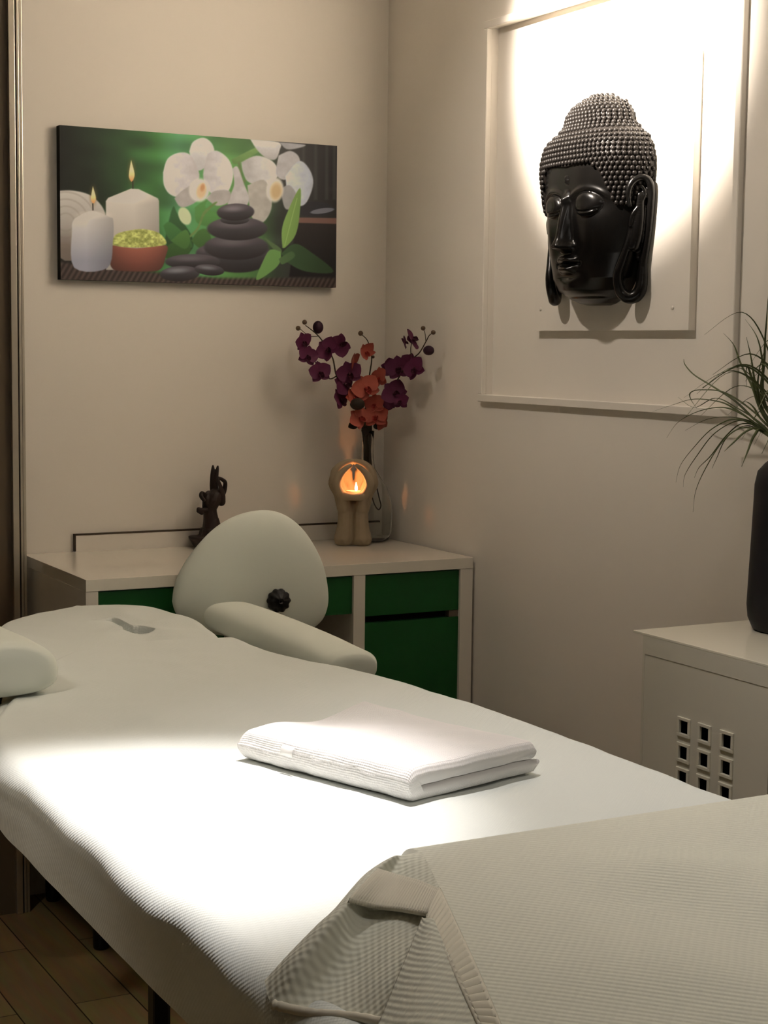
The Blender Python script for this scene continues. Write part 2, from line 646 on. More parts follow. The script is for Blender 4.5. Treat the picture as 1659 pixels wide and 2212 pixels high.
mk = root('head_mask', (0.0, YC, 1.66), 'black lacquered head mask with closed eyes and a curled topknot on the lit frame', 'mask')
NZ_, NT = 300, 190
verts, faces = [], []
zz = np.concatenate([np.linspace(1.442, 1.46, 24), np.linspace(1.4605, 1.74, NZ_ - 84), np.linspace(1.742, 1.879, 60)])
for z in zz:
    for k in range(NT + 1):
        th = -math.pi / 2 + math.pi * k / NT
        verts.append(head_point(th, float(z)))
W1 = NT + 1
for i in range(len(zz) - 1):
    for k in range(NT):
        faces.append((i * W1 + k, i * W1 + k + 1, (i + 1) * W1 + k + 1, (i + 1) * W1 + k))
bot = [len(verts)]
verts.append(Vector((XB, YC, 1.442)))
for k in range(NT):
    faces.append((bot[0], k + 1, k))
head = add_mesh('face', verts, faces, M['black_lacquer'], mk)
# hair shell above the hairline and its curls
verts, faces, keep = [], [], {}
zz = np.linspace(1.636, 1.8805, 150)
NH = 150
for i, z in enumerate(zz):
    for k in range(NH + 1):
        th = -math.pi / 2 + math.pi * k / NH
        s, d = head_base(th, min(float(z), 1.879))
        up = float(sstep(hair_line(s) - 0.001, hair_line(s) + 0.004, z))
        p = head_point(th, min(float(z), 1.879), 0.0045 * up - 0.003 * (1 - up), feat=True)
        keep[(i, k)] = z >= hair_line(s) - 0.003
        verts.append(p)
for i in range(len(zz) - 1):
    for k in range(NH):
        if keep[(i, k)] or keep[(i + 1, k)] or keep[(i, k + 1)]:
            faces.append((i * (NH + 1) + k, i * (NH + 1) + k + 1, (i + 1) * (NH + 1) + k + 1, (i + 1) * (NH + 1) + k))
hacc = Acc()
hacc.add((verts, faces))
row = 0
z = 1.646
while z < 1.876:
    # arc length along the row to space the curls evenly
    n = 400
    P = [head_point(-math.pi / 2 + math.pi * i / n, z, 0.0045, True) for i in range(n + 1)]
    L = [0.0]
    for i in range(n):
        L.append(L[-1] + (P[i + 1] - P[i]).length)
    step = 0.0112
    cnt = int(L[-1] / step)
    for c in range(cnt + 1):
        t = (c + (0.5 if row % 2 else 0.0)) * step
        j = int(np.searchsorted(L, t))
        if j >= n:
            continue
        th = -math.pi / 2 + math.pi * j / n
        s, d = head_base(th, z)
        if z < hair_line(s) + 0.003:
            continue
        p = P[j]
        nrm = Vector((-math.cos(th) / 0.10, -math.sin(th) / 0.15, 0.0)).normalized()
        up = 0.25 + 0.75 * float(sstep(1.74, 1.88, z))
        nrm = (nrm * (1 - 0.6 * up) + Vector((0, 0, up * 0.9))).normalized() if z > 1.74 else nrm
        hacc.add(blob(p + nrm * 0.0005, (0.0052, 0.0052, 0.0058), None, 1 if abs(th) > 1.3 else 2))
    row += 1
    z += 0.0098 if z < 1.80 else 0.0078
hacc.build('hair', M['black_hair'], mk)


def ear(side):
    def E(s, d, z, r):
        return (XB - d, YC - side * s, z, r)
    chains = [
        # outer helix from the front root over the top and down the back to the lobe
        [E(.150, .046, 1.640, .005), E(.152, .052, 1.665, .0065), E(.156, .046, 1.686, .0075), E(.163, .032, 1.696, .008), E(.170, .018, 1.692, .008),
         E(.173, .010, 1.672, .008), E(.171, .009, 1.640, .008), E(.167, .009, 1.600, .008), E(.161, .010, 1.560, .008), E(.155, .012, 1.525, .009),
         E(.154, .013, 1.495, .012), E(.153, .016, 1.472, .0135), E(.146, .022, 1.459, .014), E(.135, .032, 1.456, .0135), E(.126, .042, 1.464, .0125),
         E(.123, .050, 1.482, .0115), E(.124, .052, 1.505, .0105), E(.130, .047, 1.530, .0095), E(.137, .042, 1.555, .008), E(.143, .036, 1.590, .007), E(.148, .034, 1.625, .006)],
        # inner helix
        [E(.157, .036, 1.676, .004), E(.163, .027, 1.678, .0045), E(.166, .021, 1.662, .0045), E(.160, .030, 1.640, .005), E(.153, .040, 1.622, .005), E(.148, .042, 1.600, .004)],
        # plate between the two edges
        [E(.158, .026, 1.660, .010), E(.155, .025, 1.620, .013), E(.150, .026, 1.585, .0145), E(.145, .029, 1.560, .013)],
        [E(.148, .016, 1.660, .012), E(.146, .014, 1.600, .012), E(.142, .014, 1.540, .010)],
    ]
    return sculpt('ear', chains, M['black_lacquer'], mk, voxel=0.0017, smooth_it=3)


ear(1)
ear(-1)
settle(mk)

# ------------------------------------------------------------------ printed canvas
PX0, PX1, PZ0, PZ1 = -0.889, -0.159, 1.4998, 1.8597


def paint(NX, NY):
    u = np.linspace(0, 1, NX)[None, :].repeat(NY, 0)
    v = np.linspace(0, 1, NY)[:, None].repeat(NX, 1)          # 0 = top
    X = 68 + u * 1506
    top = 75 + 115 * u
    bot_ = 912 + 46 * u
    Y = top + v * (bot_ - top)
    img = np.zeros((NY, NX, 3))

    def C(*c):
        return np.array(c, float)
    rs = np.random.RandomState(3)

    def smooth_noise(sx, sy):
        gx, gy = int(NX / sx) + 3, int(NY / sy) + 3
        a = rs.rand(gy, gx)
        xi = np.linspace(0, gx - 2.001, NX)
        yi = np.linspace(0, gy - 2.001, NY)
        x0, y0 = xi.astype(int), yi.astype(int)
        fx, fy = (xi - x0)[None, :], (yi - y0)[:, None]
        fx, fy = fx * fx * (3 - 2 * fx), fy * fy * (3 - 2 * fy)
        A = a[y0][:, x0] * (1 - fx) + a[y0][:, x0 + 1] * fx
        B = a[y0 + 1][:, x0] * (1 - fx) + a[y0 + 1][:, x0 + 1] * fx
        return A * (1 - fy) + B * fy

    # blurred garden backdrop
    stops = [(68, C(14, 18, 13)), (230, C(20, 34, 18)), (400, C(30, 62, 26)), (560, C(40, 88, 34)), (680, C(58, 112, 66)), (820, C(60, 116, 56)),
             (950, C(66, 112, 48)), (1120, C(60, 100, 46)), (1230, C(40, 48, 36)), (1330, C(34, 32, 30)), (1574, C(24, 22, 22))]
    xs = [s[0] for s in stops]
    for k in range(3):
        img[..., k] = np.interp(X, xs, [s[1][k] for s in stops])
    img *= (0.75 + 0.5 * smooth_noise(60, 25))[..., None]
    img = np.clip(img, 0, 255)
    dk = sstep(420, 760, Y) * sstep(620, 420, X)
    img *= (1 - 0.45 * dk)[..., None]

    def over(m_, c):
        nonlocal img
        img = img * (1 - m_[..., None]) + np.asarray(c) * m_[..., None]

    def poly(pts, soft=5.0, sm=True):
        if sm:
            P = np.array(catmull(list(pts) + [pts[0]], 5)[:-1])
        else:
            P = np.array(pts, float)
        d2 = np.full(X.shape, 1e9)
        ins = np.zeros(X.shape, bool)
        lo, hi = P.min(0) - soft * 2 - 2, P.max(0) + soft * 2 + 2
        sel = (X > lo[0]) & (X < hi[0]) & (Y > lo[1]) & (Y < hi[1])
        xs_, ys_ = X[sel], Y[sel]
        dd = np.full(xs_.shape, 1e9)
        ii = np.zeros(xs_.shape, bool)
        for i in range(len(P)):
            a, b = P[i], P[(i + 1) % len(P)]
            e = b - a
            t = np.clip(((xs_ - a[0]) * e[0] + (ys_ - a[1]) * e[1]) / (e @ e + 1e-9), 0, 1)
            dd = np.minimum(dd, (xs_ - a[0] - t * e[0]) ** 2 + (ys_ - a[1] - t * e[1]) ** 2)
            cr = ((a[1] > ys_) != (b[1] > ys_))
            if abs(e[1]) > 1e-9:
                ii ^= cr & (xs_ < (b[0] - a[0]) * (ys_ - a[1]) / e[1] + a[0])
        sd = np.sqrt(dd) * np.where(ii, 1, -1)
        out = np.zeros(X.shape)
        out[sel] = sstep(-soft, soft, sd)
        return out

    def ell(cx, cy, rx, ry, rot=0.0, soft=0.12):
        c, s = math.cos(rot), math.sin(rot)
        dx, dy = X - cx, Y - cy
        q = np.sqrt(((dx * c + dy * s) / rx) ** 2 + ((-dx * s + dy * c) / ry) ** 2)
        return sstep(1 + soft, 1 - soft, q)

    def gradc(c0, c1, t):
        t = np.clip(t, 0, 1)[..., None]
        return np.asarray(c0) * (1 - t) + np.asarray(c1) * t

    # dark wall and bamboo at the right
    over(poly([(1225, 150), (1600, 150), (1600, 600), (1360, 580), (1240, 420)], 22, False) * 0.9, gradc((48, 46, 42), (30, 28, 28), (X - 1240) / 300))
    for k, x in enumerate((1290, 1370, 1440, 1505, 1550)):
        over(poly([(x, 180), (x + 16, 180), (x + 20, 480), (x, 480)], 8, False) * 0.35, (74, 70, 62))
    over(poly([(1340, 585), (1600, 590), (1600, 900), (1300, 900)], 6, False), gradc((34, 28, 26), (18, 16, 16), (Y - 590) / 250))
    over(poly([(1350, 575), (1600, 580), (1600, 612), (1350, 604)], 4, False), (104, 70, 58))
    over(ell(1440, 530, 120, 40), (30, 30, 34))
    over(ell(1490, 540, 70, 14, -0.12), (92, 90, 96))
    # bamboo mat
    mat_m = poly([(60, 815), (420, 860), (900, 905), (1600, 905), (1600, 1000), (60, 1000)], 14, False)
    st = 0.5 + 0.5 * np.sin((X + 0.55 * Y) / 4.6)
    over(mat_m, (C(58, 44, 38)[None, None, :] * (0.7 + 0.5 * st[..., None])))
    # rolled towel
    tw = poly([(60, 430), (130, 428), (210, 448), (262, 490), (296, 550), (300, 640), (260, 760), (60, 790)], 5)
    over(tw, gradc((182, 172, 158), (118, 108, 98), (Y - 430) / 330))
    for r_ in (40, 72, 104, 136):
        q = np.sqrt(((X - 95) / 1.1) ** 2 + ((Y - 600) / 1.2) ** 2)
        over(tw * sstep(7, 1, np.abs(q - r_)) * 0.3, (120, 108, 96))
    over(tw * (0.5 * sstep(610, 760, Y)), (84, 66, 54))
    # candles
    big = poly([(300, 485), (312, 468), (430, 418), (470, 420), (572, 470), (578, 484), (582, 860), (300, 860)], 4, False)
    over(big, gradc((196, 184, 168), (140, 130, 118), (Y - 430) / 330) * (1 - 0.18 * np.clip((X - 470) / 120, -0.2, 1))[..., None])
    over(big * ell(438, 452, 130, 40, 0, 0.5) * 0.5, (212, 198, 178))
    # green leaves behind the bowl
    for pts, c in ([[(610, 690), (650, 520), (680, 560), (760, 690), (740, 760), (640, 760)], (34, 78, 34)],
                   [[(600, 620), (640, 600), (740, 690), (750, 740), (640, 700)], (52, 108, 44)],
                   [[(770, 520), (840, 470), (830, 520), (900, 560), (860, 620), (780, 600)], (64, 118, 48)],
                   [[(585, 775), (640, 715), (730, 700), (740, 770), (640, 800)], (54, 102, 34)],
                   [[(640, 700), (720, 640), (745, 700), (715, 745)], (70, 122, 44)],
                   [[(750, 700), (790, 645), (835, 640), (860, 700), (800, 740)], (62, 108, 40)]):
        over(poly(pts, 5), gradc(c, tuple(x * 0.6 for x in c), (Y - 560) / 260))
    # bowl
    bowl = poly([(318, 722), (460, 742), (614, 725), (612, 790), (590, 850), (540, 868), (380, 866), (330, 850), (316, 790)], 4)
    over(bowl, gradc((150, 78, 56), (86, 42, 32), (Y - 720) / 150) * (1 - 0.3 * np.abs((X - 470) / 150) ** 2)[..., None])
    gr = poly([(328, 722), (350, 668), (420, 645), (500, 638), (580, 660), (618, 715), (560, 732), (460, 738), (380, 734)], 4)
    pt = smooth_noise(7, 5) * 0.6 + smooth_noise(3, 3) * 0.4
    over(gr, gradc((120, 124, 46), (182, 184, 92), (pt - 0.2) / 0.6))
    sm_c = poly([(132, 596), (150, 574), (232, 538), (318, 572), (338, 592), (336, 700), (306, 850), (136, 848), (126, 640)], 4)
    over(sm_c, gradc((192, 182, 170), (124, 122, 130), (Y - 560) / 250) * (1 - 0.22 * np.clip((X - 230) / 110, -0.3, 1))[..., None])
    over(ell(236, 560, 80, 20, 0, 0.5) * 0.4, (210, 196, 178))
    for (cx, cy, rx, ry) in ((434, 322, 15, 58), (236, 452, 13, 46)):
        over(ell(cx, cy + 4, rx + 7, ry + 8, 0, 0.45) * 0.35, (120, 84, 30))
        fl = poly([(cx - 2, cy - ry), (cx + rx, cy + 12), (cx + rx * 0.7, cy + ry * 0.75), (cx, cy + ry), (cx - rx * 0.9, cy + ry * 0.6), (cx - rx * 0.8, cy)], 3)
        over(fl, gradc((226, 206, 130), (208, 128, 60), (Y - cy) / ry))
    over(poly([(437, 375), (443, 375), (444, 418), (438, 418)], 2, False), (40, 30, 20))
    over(poly([(230, 498), (236, 498), (237, 536), (231, 536)], 2, False), (40, 30, 20))

    # white orchids
    def petal(pts, c0=(206, 196, 188), c1=(160, 150, 144), ax=(0, 1), o=(0, 0), ln=120):
        t = ((X - o[0]) * ax[0] + (Y - o[1]) * ax[1]) / ln
        vein = 0.94 + 0.10 * smooth_noise(14, 10) + 0.03 * smooth_noise(4, 4)
        over(poly(pts, 5), gradc(c0, c1, t) * vein[..., None])
    petal([(970, 260), (1110, 195), (1135, 210), (1000, 285)], (98, 130, 62), (74, 108, 46), (0, 1), (970, 200), 80)
    petal([(1005, 280), (1018, 275), (1035, 370), (1060, 352), (1050, 378), (1030, 388)], (104, 132, 70), (80, 100, 50))
    petal([(1075, 150), (1235, 168), (1240, 215), (1215, 262), (1160, 250), (1110, 205)], (196, 188, 180), (150, 144, 138), (0, 1), (1100, 160), 100)
    petal([(1240, 168), (1385, 182), (1350, 200), (1280, 205)], (188, 182, 176), (140, 136, 134))
    # right bloom
    petal([(1025, 275), (1110, 240), (1200, 270), (1235, 340), (1170, 400), (1070, 385), (1035, 330)], (196, 188, 180), (150, 144, 138), (-1, 0), (1200, 0), 160)
    petal([(1235, 240), (1300, 215), (1350, 245), (1352, 300), (1280, 370), (1222, 340)], (200, 194, 188), (156, 150, 146))
    petal([(1275, 350), (1350, 270), (1410, 310), (1436, 390), (1400, 490), (1350, 510), (1290, 440)], (190, 190, 190), (148, 150, 156), (1, 0), (1280, 0), 160)
    petal([(1250, 420), (1300, 400), (1350, 470), (1340, 520), (1280, 530), (1258, 480)], (168, 160, 154), (130, 126, 122))
    petal([(1060, 400), (1150, 370), (1190, 440), (1195, 530), (1150, 600), (1095, 590), (1070, 500)], (192, 184, 176), (150, 142, 130))
    petal([(975, 310), (1005, 300), (1040, 390), (1070, 470), (1040, 520), (950, 500), (985, 400)], (196, 188, 180), (160, 152, 146))
    over(ell(1215, 425, 48, 66, 0.1, 0.2), (206, 196, 178))
    over(ell(1222, 432, 32, 46, 0.1, 0.5), (176, 146, 96))
    # left bloom
    petal([(740, 215), (760, 165), (815, 143), (860, 170), (876, 225), (840, 290), (790, 320), (755, 280)], (206, 198, 190), (160, 154, 148), (0, 1), (0, 150), 170)
    petal([(600, 330), (625, 255), (690, 222), (750, 240), (795, 340), (770, 400), (700, 460), (640, 450), (605, 400)], (204, 194, 188), (160, 150, 144), (1, 0), (610, 0), 220)
    petal([(840, 230), (890, 212), (955, 260), (980, 340), (955, 430), (900, 470), (840, 420), (815, 340)], (204, 194, 188), (158, 150, 144), (-1, 0), (980, 0), 200)
    petal([(660, 470), (700, 430), (760, 400), (790, 470), (740, 510), (690, 515)], (186, 176, 168), (146, 138, 130))
    petal([(830, 470), (880, 430), (960, 430), (955, 490), (890, 510)], (186, 176, 168), (146, 138, 130))
    over(ell(795, 425, 55, 62, 0.1, 0.2), (208, 198, 182))
    over(ell(806, 430, 26, 42, 0.2, 0.45), (190, 158, 112))
    over(ell(812, 412, 11, 20, 0.2, 0.6), (170, 116, 66))
    over(ell(716, 566, 32, 50, -0.4, 0.15), (176, 182, 136))
    petal([(880, 490), (890, 495), (825, 560), (790, 640), (750, 680), (745, 668), (785, 625), (815, 545)], (112, 136, 74), (86, 112, 50))
    # stones
    def stone(cx, cy, rx, ry, rot=0.0, hi=(92, 84, 86)):
        m_ = ell(cx, cy, rx, ry, rot, 0.06)
        over(m_, gradc((70, 63, 66), (26, 23, 25), (Y - cy + ry * 0.8) / (1.7 * ry)))
        over(m_ * ell(cx - rx * 0.15, cy - ry * 0.4, rx * 0.5, ry * 0.3, rot, 0.9) * 0.7, hi)
    stone(905, 780, 130, 60, 0.1)
    stone(1010, 785, 190, 90)
    stone(1000, 735, 180, 70)
    stone(1005, 635, 168, 64)
    stone(990, 588, 80, 24)
    stone(995, 545, 104, 47, -0.03, (120, 110, 114))
    stone(760, 815, 150, 42)
    stone(690, 880, 108, 42, -0.05, (124, 124, 126))
    stone(850, 860, 82, 30, 0.1, (112, 112, 114))
    # bamboo leaves
    for pts, c in ([[(1260, 740), (1256, 640), (1290, 540), (1360, 415), (1358, 560), (1335, 670), (1280, 735)], (112, 146, 62)],
                   [[(1245, 790), (1160, 690), (1200, 710), (1255, 750)], (70, 92, 50)],
                   [[(1250, 760), (1190, 750), (1150, 810), (1112, 915), (1210, 860), (1250, 810)], (88, 128, 58)],
                   [[(1252, 770), (1330, 718), (1420, 760), (1560, 870), (1400, 870), (1290, 820)], (48, 74, 40)],
                   [[(1240, 800), (1310, 760), (1330, 790), (1260, 830)], (64, 92, 48)]):
        over(poly(pts, 4), gradc(c, tuple(x * 0.75 for x in c), (X - 1250) / 220))
    over(poly([(1270, 730), (1275, 730), (1345, 470), (1340, 470)], 3, False) * 0.5, (150, 176, 92))
    # the print as ink: undo the dim room light it was seen under
    lin = np.where(img / 255 <= 0.04045, img / 255 / 12.92, ((img / 255 + 0.055) / 1.055) ** 2.4)
    lin = lin * 0.86 / np.array([0.50, 0.44, 0.37])
    lin = lin * 0.84 + 0.16 * lin.mean(-1, keepdims=True)
    return np.clip(lin, 0.004, 0.9)


cv = root('canvas_print', ((PX0 + PX1) / 2, 0.0, (PZ0 + PZ1) / 2), 'wide canvas print of white orchids, candles and stacked dark stones', 'picture')
NX, NY = 620, 310
colr = paint(NX, NY)
gx = np.linspace(PX0, PX1, NX)
gz = np.linspace(PZ1, PZ0, NY)
vv = np.zeros((NY, NX, 3))
vv[..., 0] = gx[None, :]
vv[..., 1] = -0.0252
vv[..., 2] = gz[:, None]
idx = np.arange(NX * NY).reshape(NY, NX)
ff = np.stack([idx[1:, :-1], idx[1:, 1:], idx[:-1, 1:], idx[:-1, :-1]], -1).reshape(-1, 4)
me = bpy.data.meshes.new('printed_face')
me.vertices.add(NX * NY)
me.vertices.foreach_set('co', vv.ravel())
me.loops.add(ff.size)
me.loops.foreach_set('vertex_index', ff.ravel().astype(np.int32))
me.polygons.add(len(ff))
me.polygons.foreach_set('loop_start', np.arange(0, ff.size, 4, dtype=np.int32))
me.polygons.foreach_set('loop_total', np.full(len(ff), 4, dtype=np.int32))
me.update()
me.validate()
ca = me.color_attributes.new('ink', 'FLOAT_COLOR', 'POINT')
rgba = np.ones((NX * NY, 4), np.float32)
rgba[:, :3] = colr.reshape(-1, 3)
ca.data.foreach_set('color', rgba.ravel())
pm = mat('printed_canvas', (0.5, 0.5, 0.5, 1), 0.5, 0.35)
an = pm.node_tree.nodes.new('ShaderNodeVertexColor')
an.layer_name = 'ink'
pm.node_tree.links.new(an.outputs['Color'], pm.node_tree.nodes['Principled BSDF'].inputs['Base Color'])
me.materials.append(pm)
new_obj('printed_face', me, cv)
boxes('stretcher', [(PX0, PX1, -0.025, 0.0, PZ0, PZ1)], M['canvas_edge'], cv)
settle(cv)

# ------------------------------------------------------------------ white cabinet with green fronts
LX0, LX1, LYF, LZ = -0.980, -0.008, -0.481, 0.844
cb = root('cabinet', (-0.494, -0.24, 0.0), 'low white cabinet with green fronts along the back wall', 'cabinet')
T = 0.0265
boxes('cabinet_top', [(LX0, LX1, LYF, -0.0012, LZ - T, LZ)], M['gloss_white'], cb, bev=0.001)
boxes('carcass', [(LX0, LX0 + 0.028, LYF + 0.001, -0.002, 0.16, LZ - T), (LX1 - 0.0345, LX1, LYF + 0.001, -0.002, 0.16, LZ - T),
                  (-0.3324, -0.302, LYF + 0.001, -0.002, 0.16, LZ - T), (-0.655, -0.627, LYF + 0.001, -0.002, 0.16, LZ - T),
                  (LX0, LX1, LYF + 0.002, -0.002, 0.135, 0.16)], M['white_wood'], cb, bev=0.0008)
for (gx_, gy_) in ((LX0 + 0.05, LYF + 0.06), (LX1 - 0.05, LYF + 0.06), (LX0 + 0.05, -0.06), (LX1 - 0.05, -0.06)):
    lathe('leg', [(0.016, 0.0), (0.018, 0.004), (0.022, 0.135)], (gx_, gy_, 0.0), M['steel'], cb, n=20)
boxes('back_panel', [(LX0 + 0.02, LX1 - 0.02, -0.012, -0.003, 0.16, LZ - T)], M['grey_in'], cb)
boxes('drawer_front', [(-0.301, -0.0435, LYF + 0.008, LYF + 0.026, 0.7175, LZ - T - 0.003)], M['green'], cb)
boxes('drawer_front', [(-0.626, -0.3334, LYF + 0.008, LYF + 0.026, 0.7265, LZ - T - 0.003)], M['green'], cb)
boxes('drawer_front', [(-0.951, -0.656, LYF + 0.008, LYF + 0.026, 0.7265, LZ - T - 0.003)], M['green'], cb)
boxes('door', [(-0.301, -0.0435, LYF + 0.008, LYF + 0.026, 0.163, 0.7005)], M['green'], cb)
boxes('door', [(-0.951, -0.656, LYF + 0.008, LYF + 0.026, 0.163, 0.706)], M['green'], cb)
boxes('shelf', [(-0.627, -0.332, LYF + 0.05, -0.01, 0.40, 0.42)], M['grey_in'], cb)
boxes('handle_slot', [(-0.301, -0.068, LYF + 0.030, LYF + 0.034, 0.695, 0.722)], M['dark'], cb)
boxes('slot_end', [(-0.068, -0.0435, LYF + 0.010, LYF + 0.034, 0.701, 0.717)], M['grey_in'], cb)
settle(cb)

# ------------------------------------------------------------------ perforated steel locker on the right
JX, JZ = -0.3524, 0.864
Y0, Y1 = -1.966, -1.612                                  # near and far side of the carcass
lk = root('locker', (-0.18, -1.79, 0.0), 'white steel locker with nine square vent holes under the black vase', 'cabinet')
boxes('locker_top', [(JX, -0.001, Y0 - 0.028, -1.5834, JZ - 0.0045, JZ)], M['locker_gloss'], lk, bev=0.001)
bm = bmesh.new()
bm_box(bm, JX + 0.0, -0.004, Y1 - 0.006, Y1, 0.05, JZ - 0.0045)
bm_box(bm, JX + 0.0, -0.004, Y0, Y0 + 0.006, 0.05, JZ - 0.0045)
bm_box(bm, -0.010, -0.004, Y0 + 0.006, Y1 - 0.006, 0.05, JZ - 0.0045)
bm_box(bm, JX + 0.02, -0.010, Y0 + 0.006, Y1 - 0.006, 0.05, 0.06)
bm_box(bm, JX, JX + 0.02, Y0 + 0.006, Y1 - 0.006, JZ - 0.036, JZ - 0.0045)
for yy in (Y0, Y1 - 0.025):
    for xx in (JX, -0.03):
        bm_box(bm, xx, xx + 0.025, yy, yy + 0.025, 0.0, 0.05)
bm_obj('carcass', bm, M['locker'], lk)
boxes('stile', [(JX + 0.0005, JX + 0.012, Y0 + 0.006, -1.9425, 0.06, JZ - 0.036)], M['locker'], lk)
boxes('interior_shade', [(JX + 0.03, JX + 0.032, Y0 + 0.01, Y1 - 0.01, 0.06, JZ - 0.04)], M['dark'], lk)  # dark plate stands in for the shade inside the locker
dy0, dy1, dz0, dz1 = -1.938, -1.6175, 0.07, 0.8275
ys = [dy1]
hw = 0.0110
cy = [-1.7300, -1.7835, -1.8395]
cz = [0.7222, 0.6787, 0.6362]
ycuts = [dy0] + sorted([c + s * hw for c in cy for s in (-1, 1)]) + [dy1]
zcuts = [dz0] + sorted([c + s * hw for c in cz for s in (-1, 1)]) + [dz1]
vv, ffs = [], []
for zc in zcuts:
    for yc in ycuts:
        vv.append((JX + 0.001, yc, zc))
nyc = len(ycuts)
for i in range(len(zcuts) - 1):
    for j in range(nyc - 1):
        if i % 2 == 1 and j % 2 == 1:
            continue
        a = i * nyc + j
        ffs.append((a, a + nyc, a + nyc + 1, a + 1))
door = add_mesh('door', vv, ffs, M['locker'], lk, smooth=False)
sd = door.modifiers.new('thick', 'SOLIDIFY')
sd.thickness = 0.0015
sd.offset = -1
for c_z in cz:
    for c_y in cy:
        o_, i_ = 0.0165, hw
        bmx = bmesh.new()
        x0, x1 = JX - 0.0022, JX + 0.0012
        bm_box(bmx, x0, x1, c_y - o_, c_y + o_, c_z + i_, c_z + o_, 0.0006, 1)
        bm_box(bmx, x0, x1, c_y - o_, c_y + o_, c_z - o_, c_z - i_, 0.0006, 1)
        bm_box(bmx, x0, x1, c_y - o_, c_y - i_, c_z - i_, c_z + i_, 0.0006, 1)
        bm_box(bmx, x0, x1, c_y + i_, c_y + o_, c_z - i_, c_z + i_, 0.0006, 1)
        bm_obj('vent_rim', bmx, M['locker_gloss'], door)
settle(lk)

# ------------------------------------------------------------------ black vase with grass on the locker
VC = Vector((-0.098, -1.705, JZ))
vs = root('tall_vase', VC, 'tall black ceramic vase on the steel locker at the right edge', 'vase')
prof = [(0.0, 0.0), (0.066, 0.0), (0.071, 0.004), (0.079, 0.022), (0.0815, 0.045), (0.080, 0.09), (0.0775, 0.16), (0.0755, 0.22), (0.0745, 0.255), (0.070, 0.278),
        (0.058, 0.292), (0.046, 0.302), (0.041, 0.316), (0.043, 0.332), (0.048, 0.340), (0.044, 0.341), (0.036, 0.318), (0.036, 0.30), (0.0, 0.29)]
o = lathe('body', prof, VC, M['black_vase'], vs, n=64)
settle(vs)
gp = root('grass_plant', VC + Vector((0, 0, 0.30)), 'green artificial grass plant with arching blades in the black vase', 'plant')
neck = VC + Vector((0, 0, 0.33))
acc = Acc()


def blade(pts, r0):
    pp = catmull(pts, 7)
    n = len(pp)
    rr = [max(0.0005, r0 * min(1.0, 0.55 + 1.6 * (i / n)) * (1 - (i / (n - 1)) ** 2.2)) for i in range(n)]
    acc.add(tube_data(pp, rr, 6, 0.35))


def pxblade(lst, Xd, r0, spread=0.0):
    pts = [neck + Vector((rnd.uniform(-.015, .015), rnd.uniform(-.02, .02), -0.03))]
    for i, (px, py) in enumerate(lst):
        t = i / max(1, len(lst) - 1)
        pts.append(at_x(px, py, VC.x + (Xd - VC.x) * t))
    blade(pts, r0 * 1.6)


PB = [([(1640, 915), (1590, 868), (1545, 838), (1500, 810), (1480, 788), (1477, 776)], -0.06, 0.0026),
      ([(1640, 920), (1590, 885), (1555, 868), (1500, 862), (1455, 874), (1410, 889)], -0.16, 0.0022),
      ([(1645, 925), (1600, 893), (1560, 880), (1510, 888), (1465, 912), (1440, 946)], -0.18, 0.0022),
      ([(1645, 930), (1590, 905), (1540, 925), (1500, 965), (1470, 1005), (1460, 1042)], -0.20, 0.0022),
      ([(1648, 930), (1600, 908), (1545, 935), (1505, 985), (1480, 1025), (1476, 1052)], -0.17, 0.002),
      ([(1650, 935), (1600, 925), (1560, 955), (1525, 1010), (1503, 1060), (1497, 1106)], -0.22, 0.002),
      ([(1650, 930), (1605, 915), (1570, 940), (1535, 985), (1510, 1010), (1500, 1032)], -0.14, 0.002),
      ([(1648, 935), (1610, 920), (1570, 945), (1548, 990), (1538, 1012)], -0.12, 0.0018),
      ([(1650, 900), (1625, 835), (1600, 785), (1585, 745), (1563, 720)], -0.05, 0.0024),
      ([(1650, 890), (1632, 830), (1622, 770), (1612, 728)], -0.08, 0.0022),
      ([(1652, 880), (1648, 790), (1636, 730), (1610, 690)], -0.06, 0.0024),
      ([(1655, 880), (1652, 760), (1656, 690), (1660, 630)], -0.10, 0.0024),
      ([(1648, 890), (1625, 820), (1616, 793), (1612, 800), (1613, 836)], -0.12, 0.002),
      ([(1645, 905), (1570, 850), (1515, 842), (1492, 848), (1492, 862), (1505, 882)], -0.10, 0.0022),
      ([(1650, 920), (1590, 880), (1545, 860), (1500, 880), (1465, 858)], -0.03, 0.0018),
      ([(1652, 930), (1630, 940), (1615, 975), (1602, 1008)], -0.20, 0.002),
      ([(1652, 930), (1615, 930), (1580, 960), (1565, 975)], -0.20, 0.002),
      ([(1655, 900), (1638, 850), (1640, 800), (1655, 745)], -0.14, 0.0024),
      ([(1650, 912), (1628, 880), (1612, 868), (1600, 872)], -0.10, 0.0022),
      ([(1650, 925), (1590, 902), (1530, 905), (1480, 930)], -0.10, 0.0018)]
for lst, Xd, r0 in PB:
    pxblade(lst, Xd, r0)
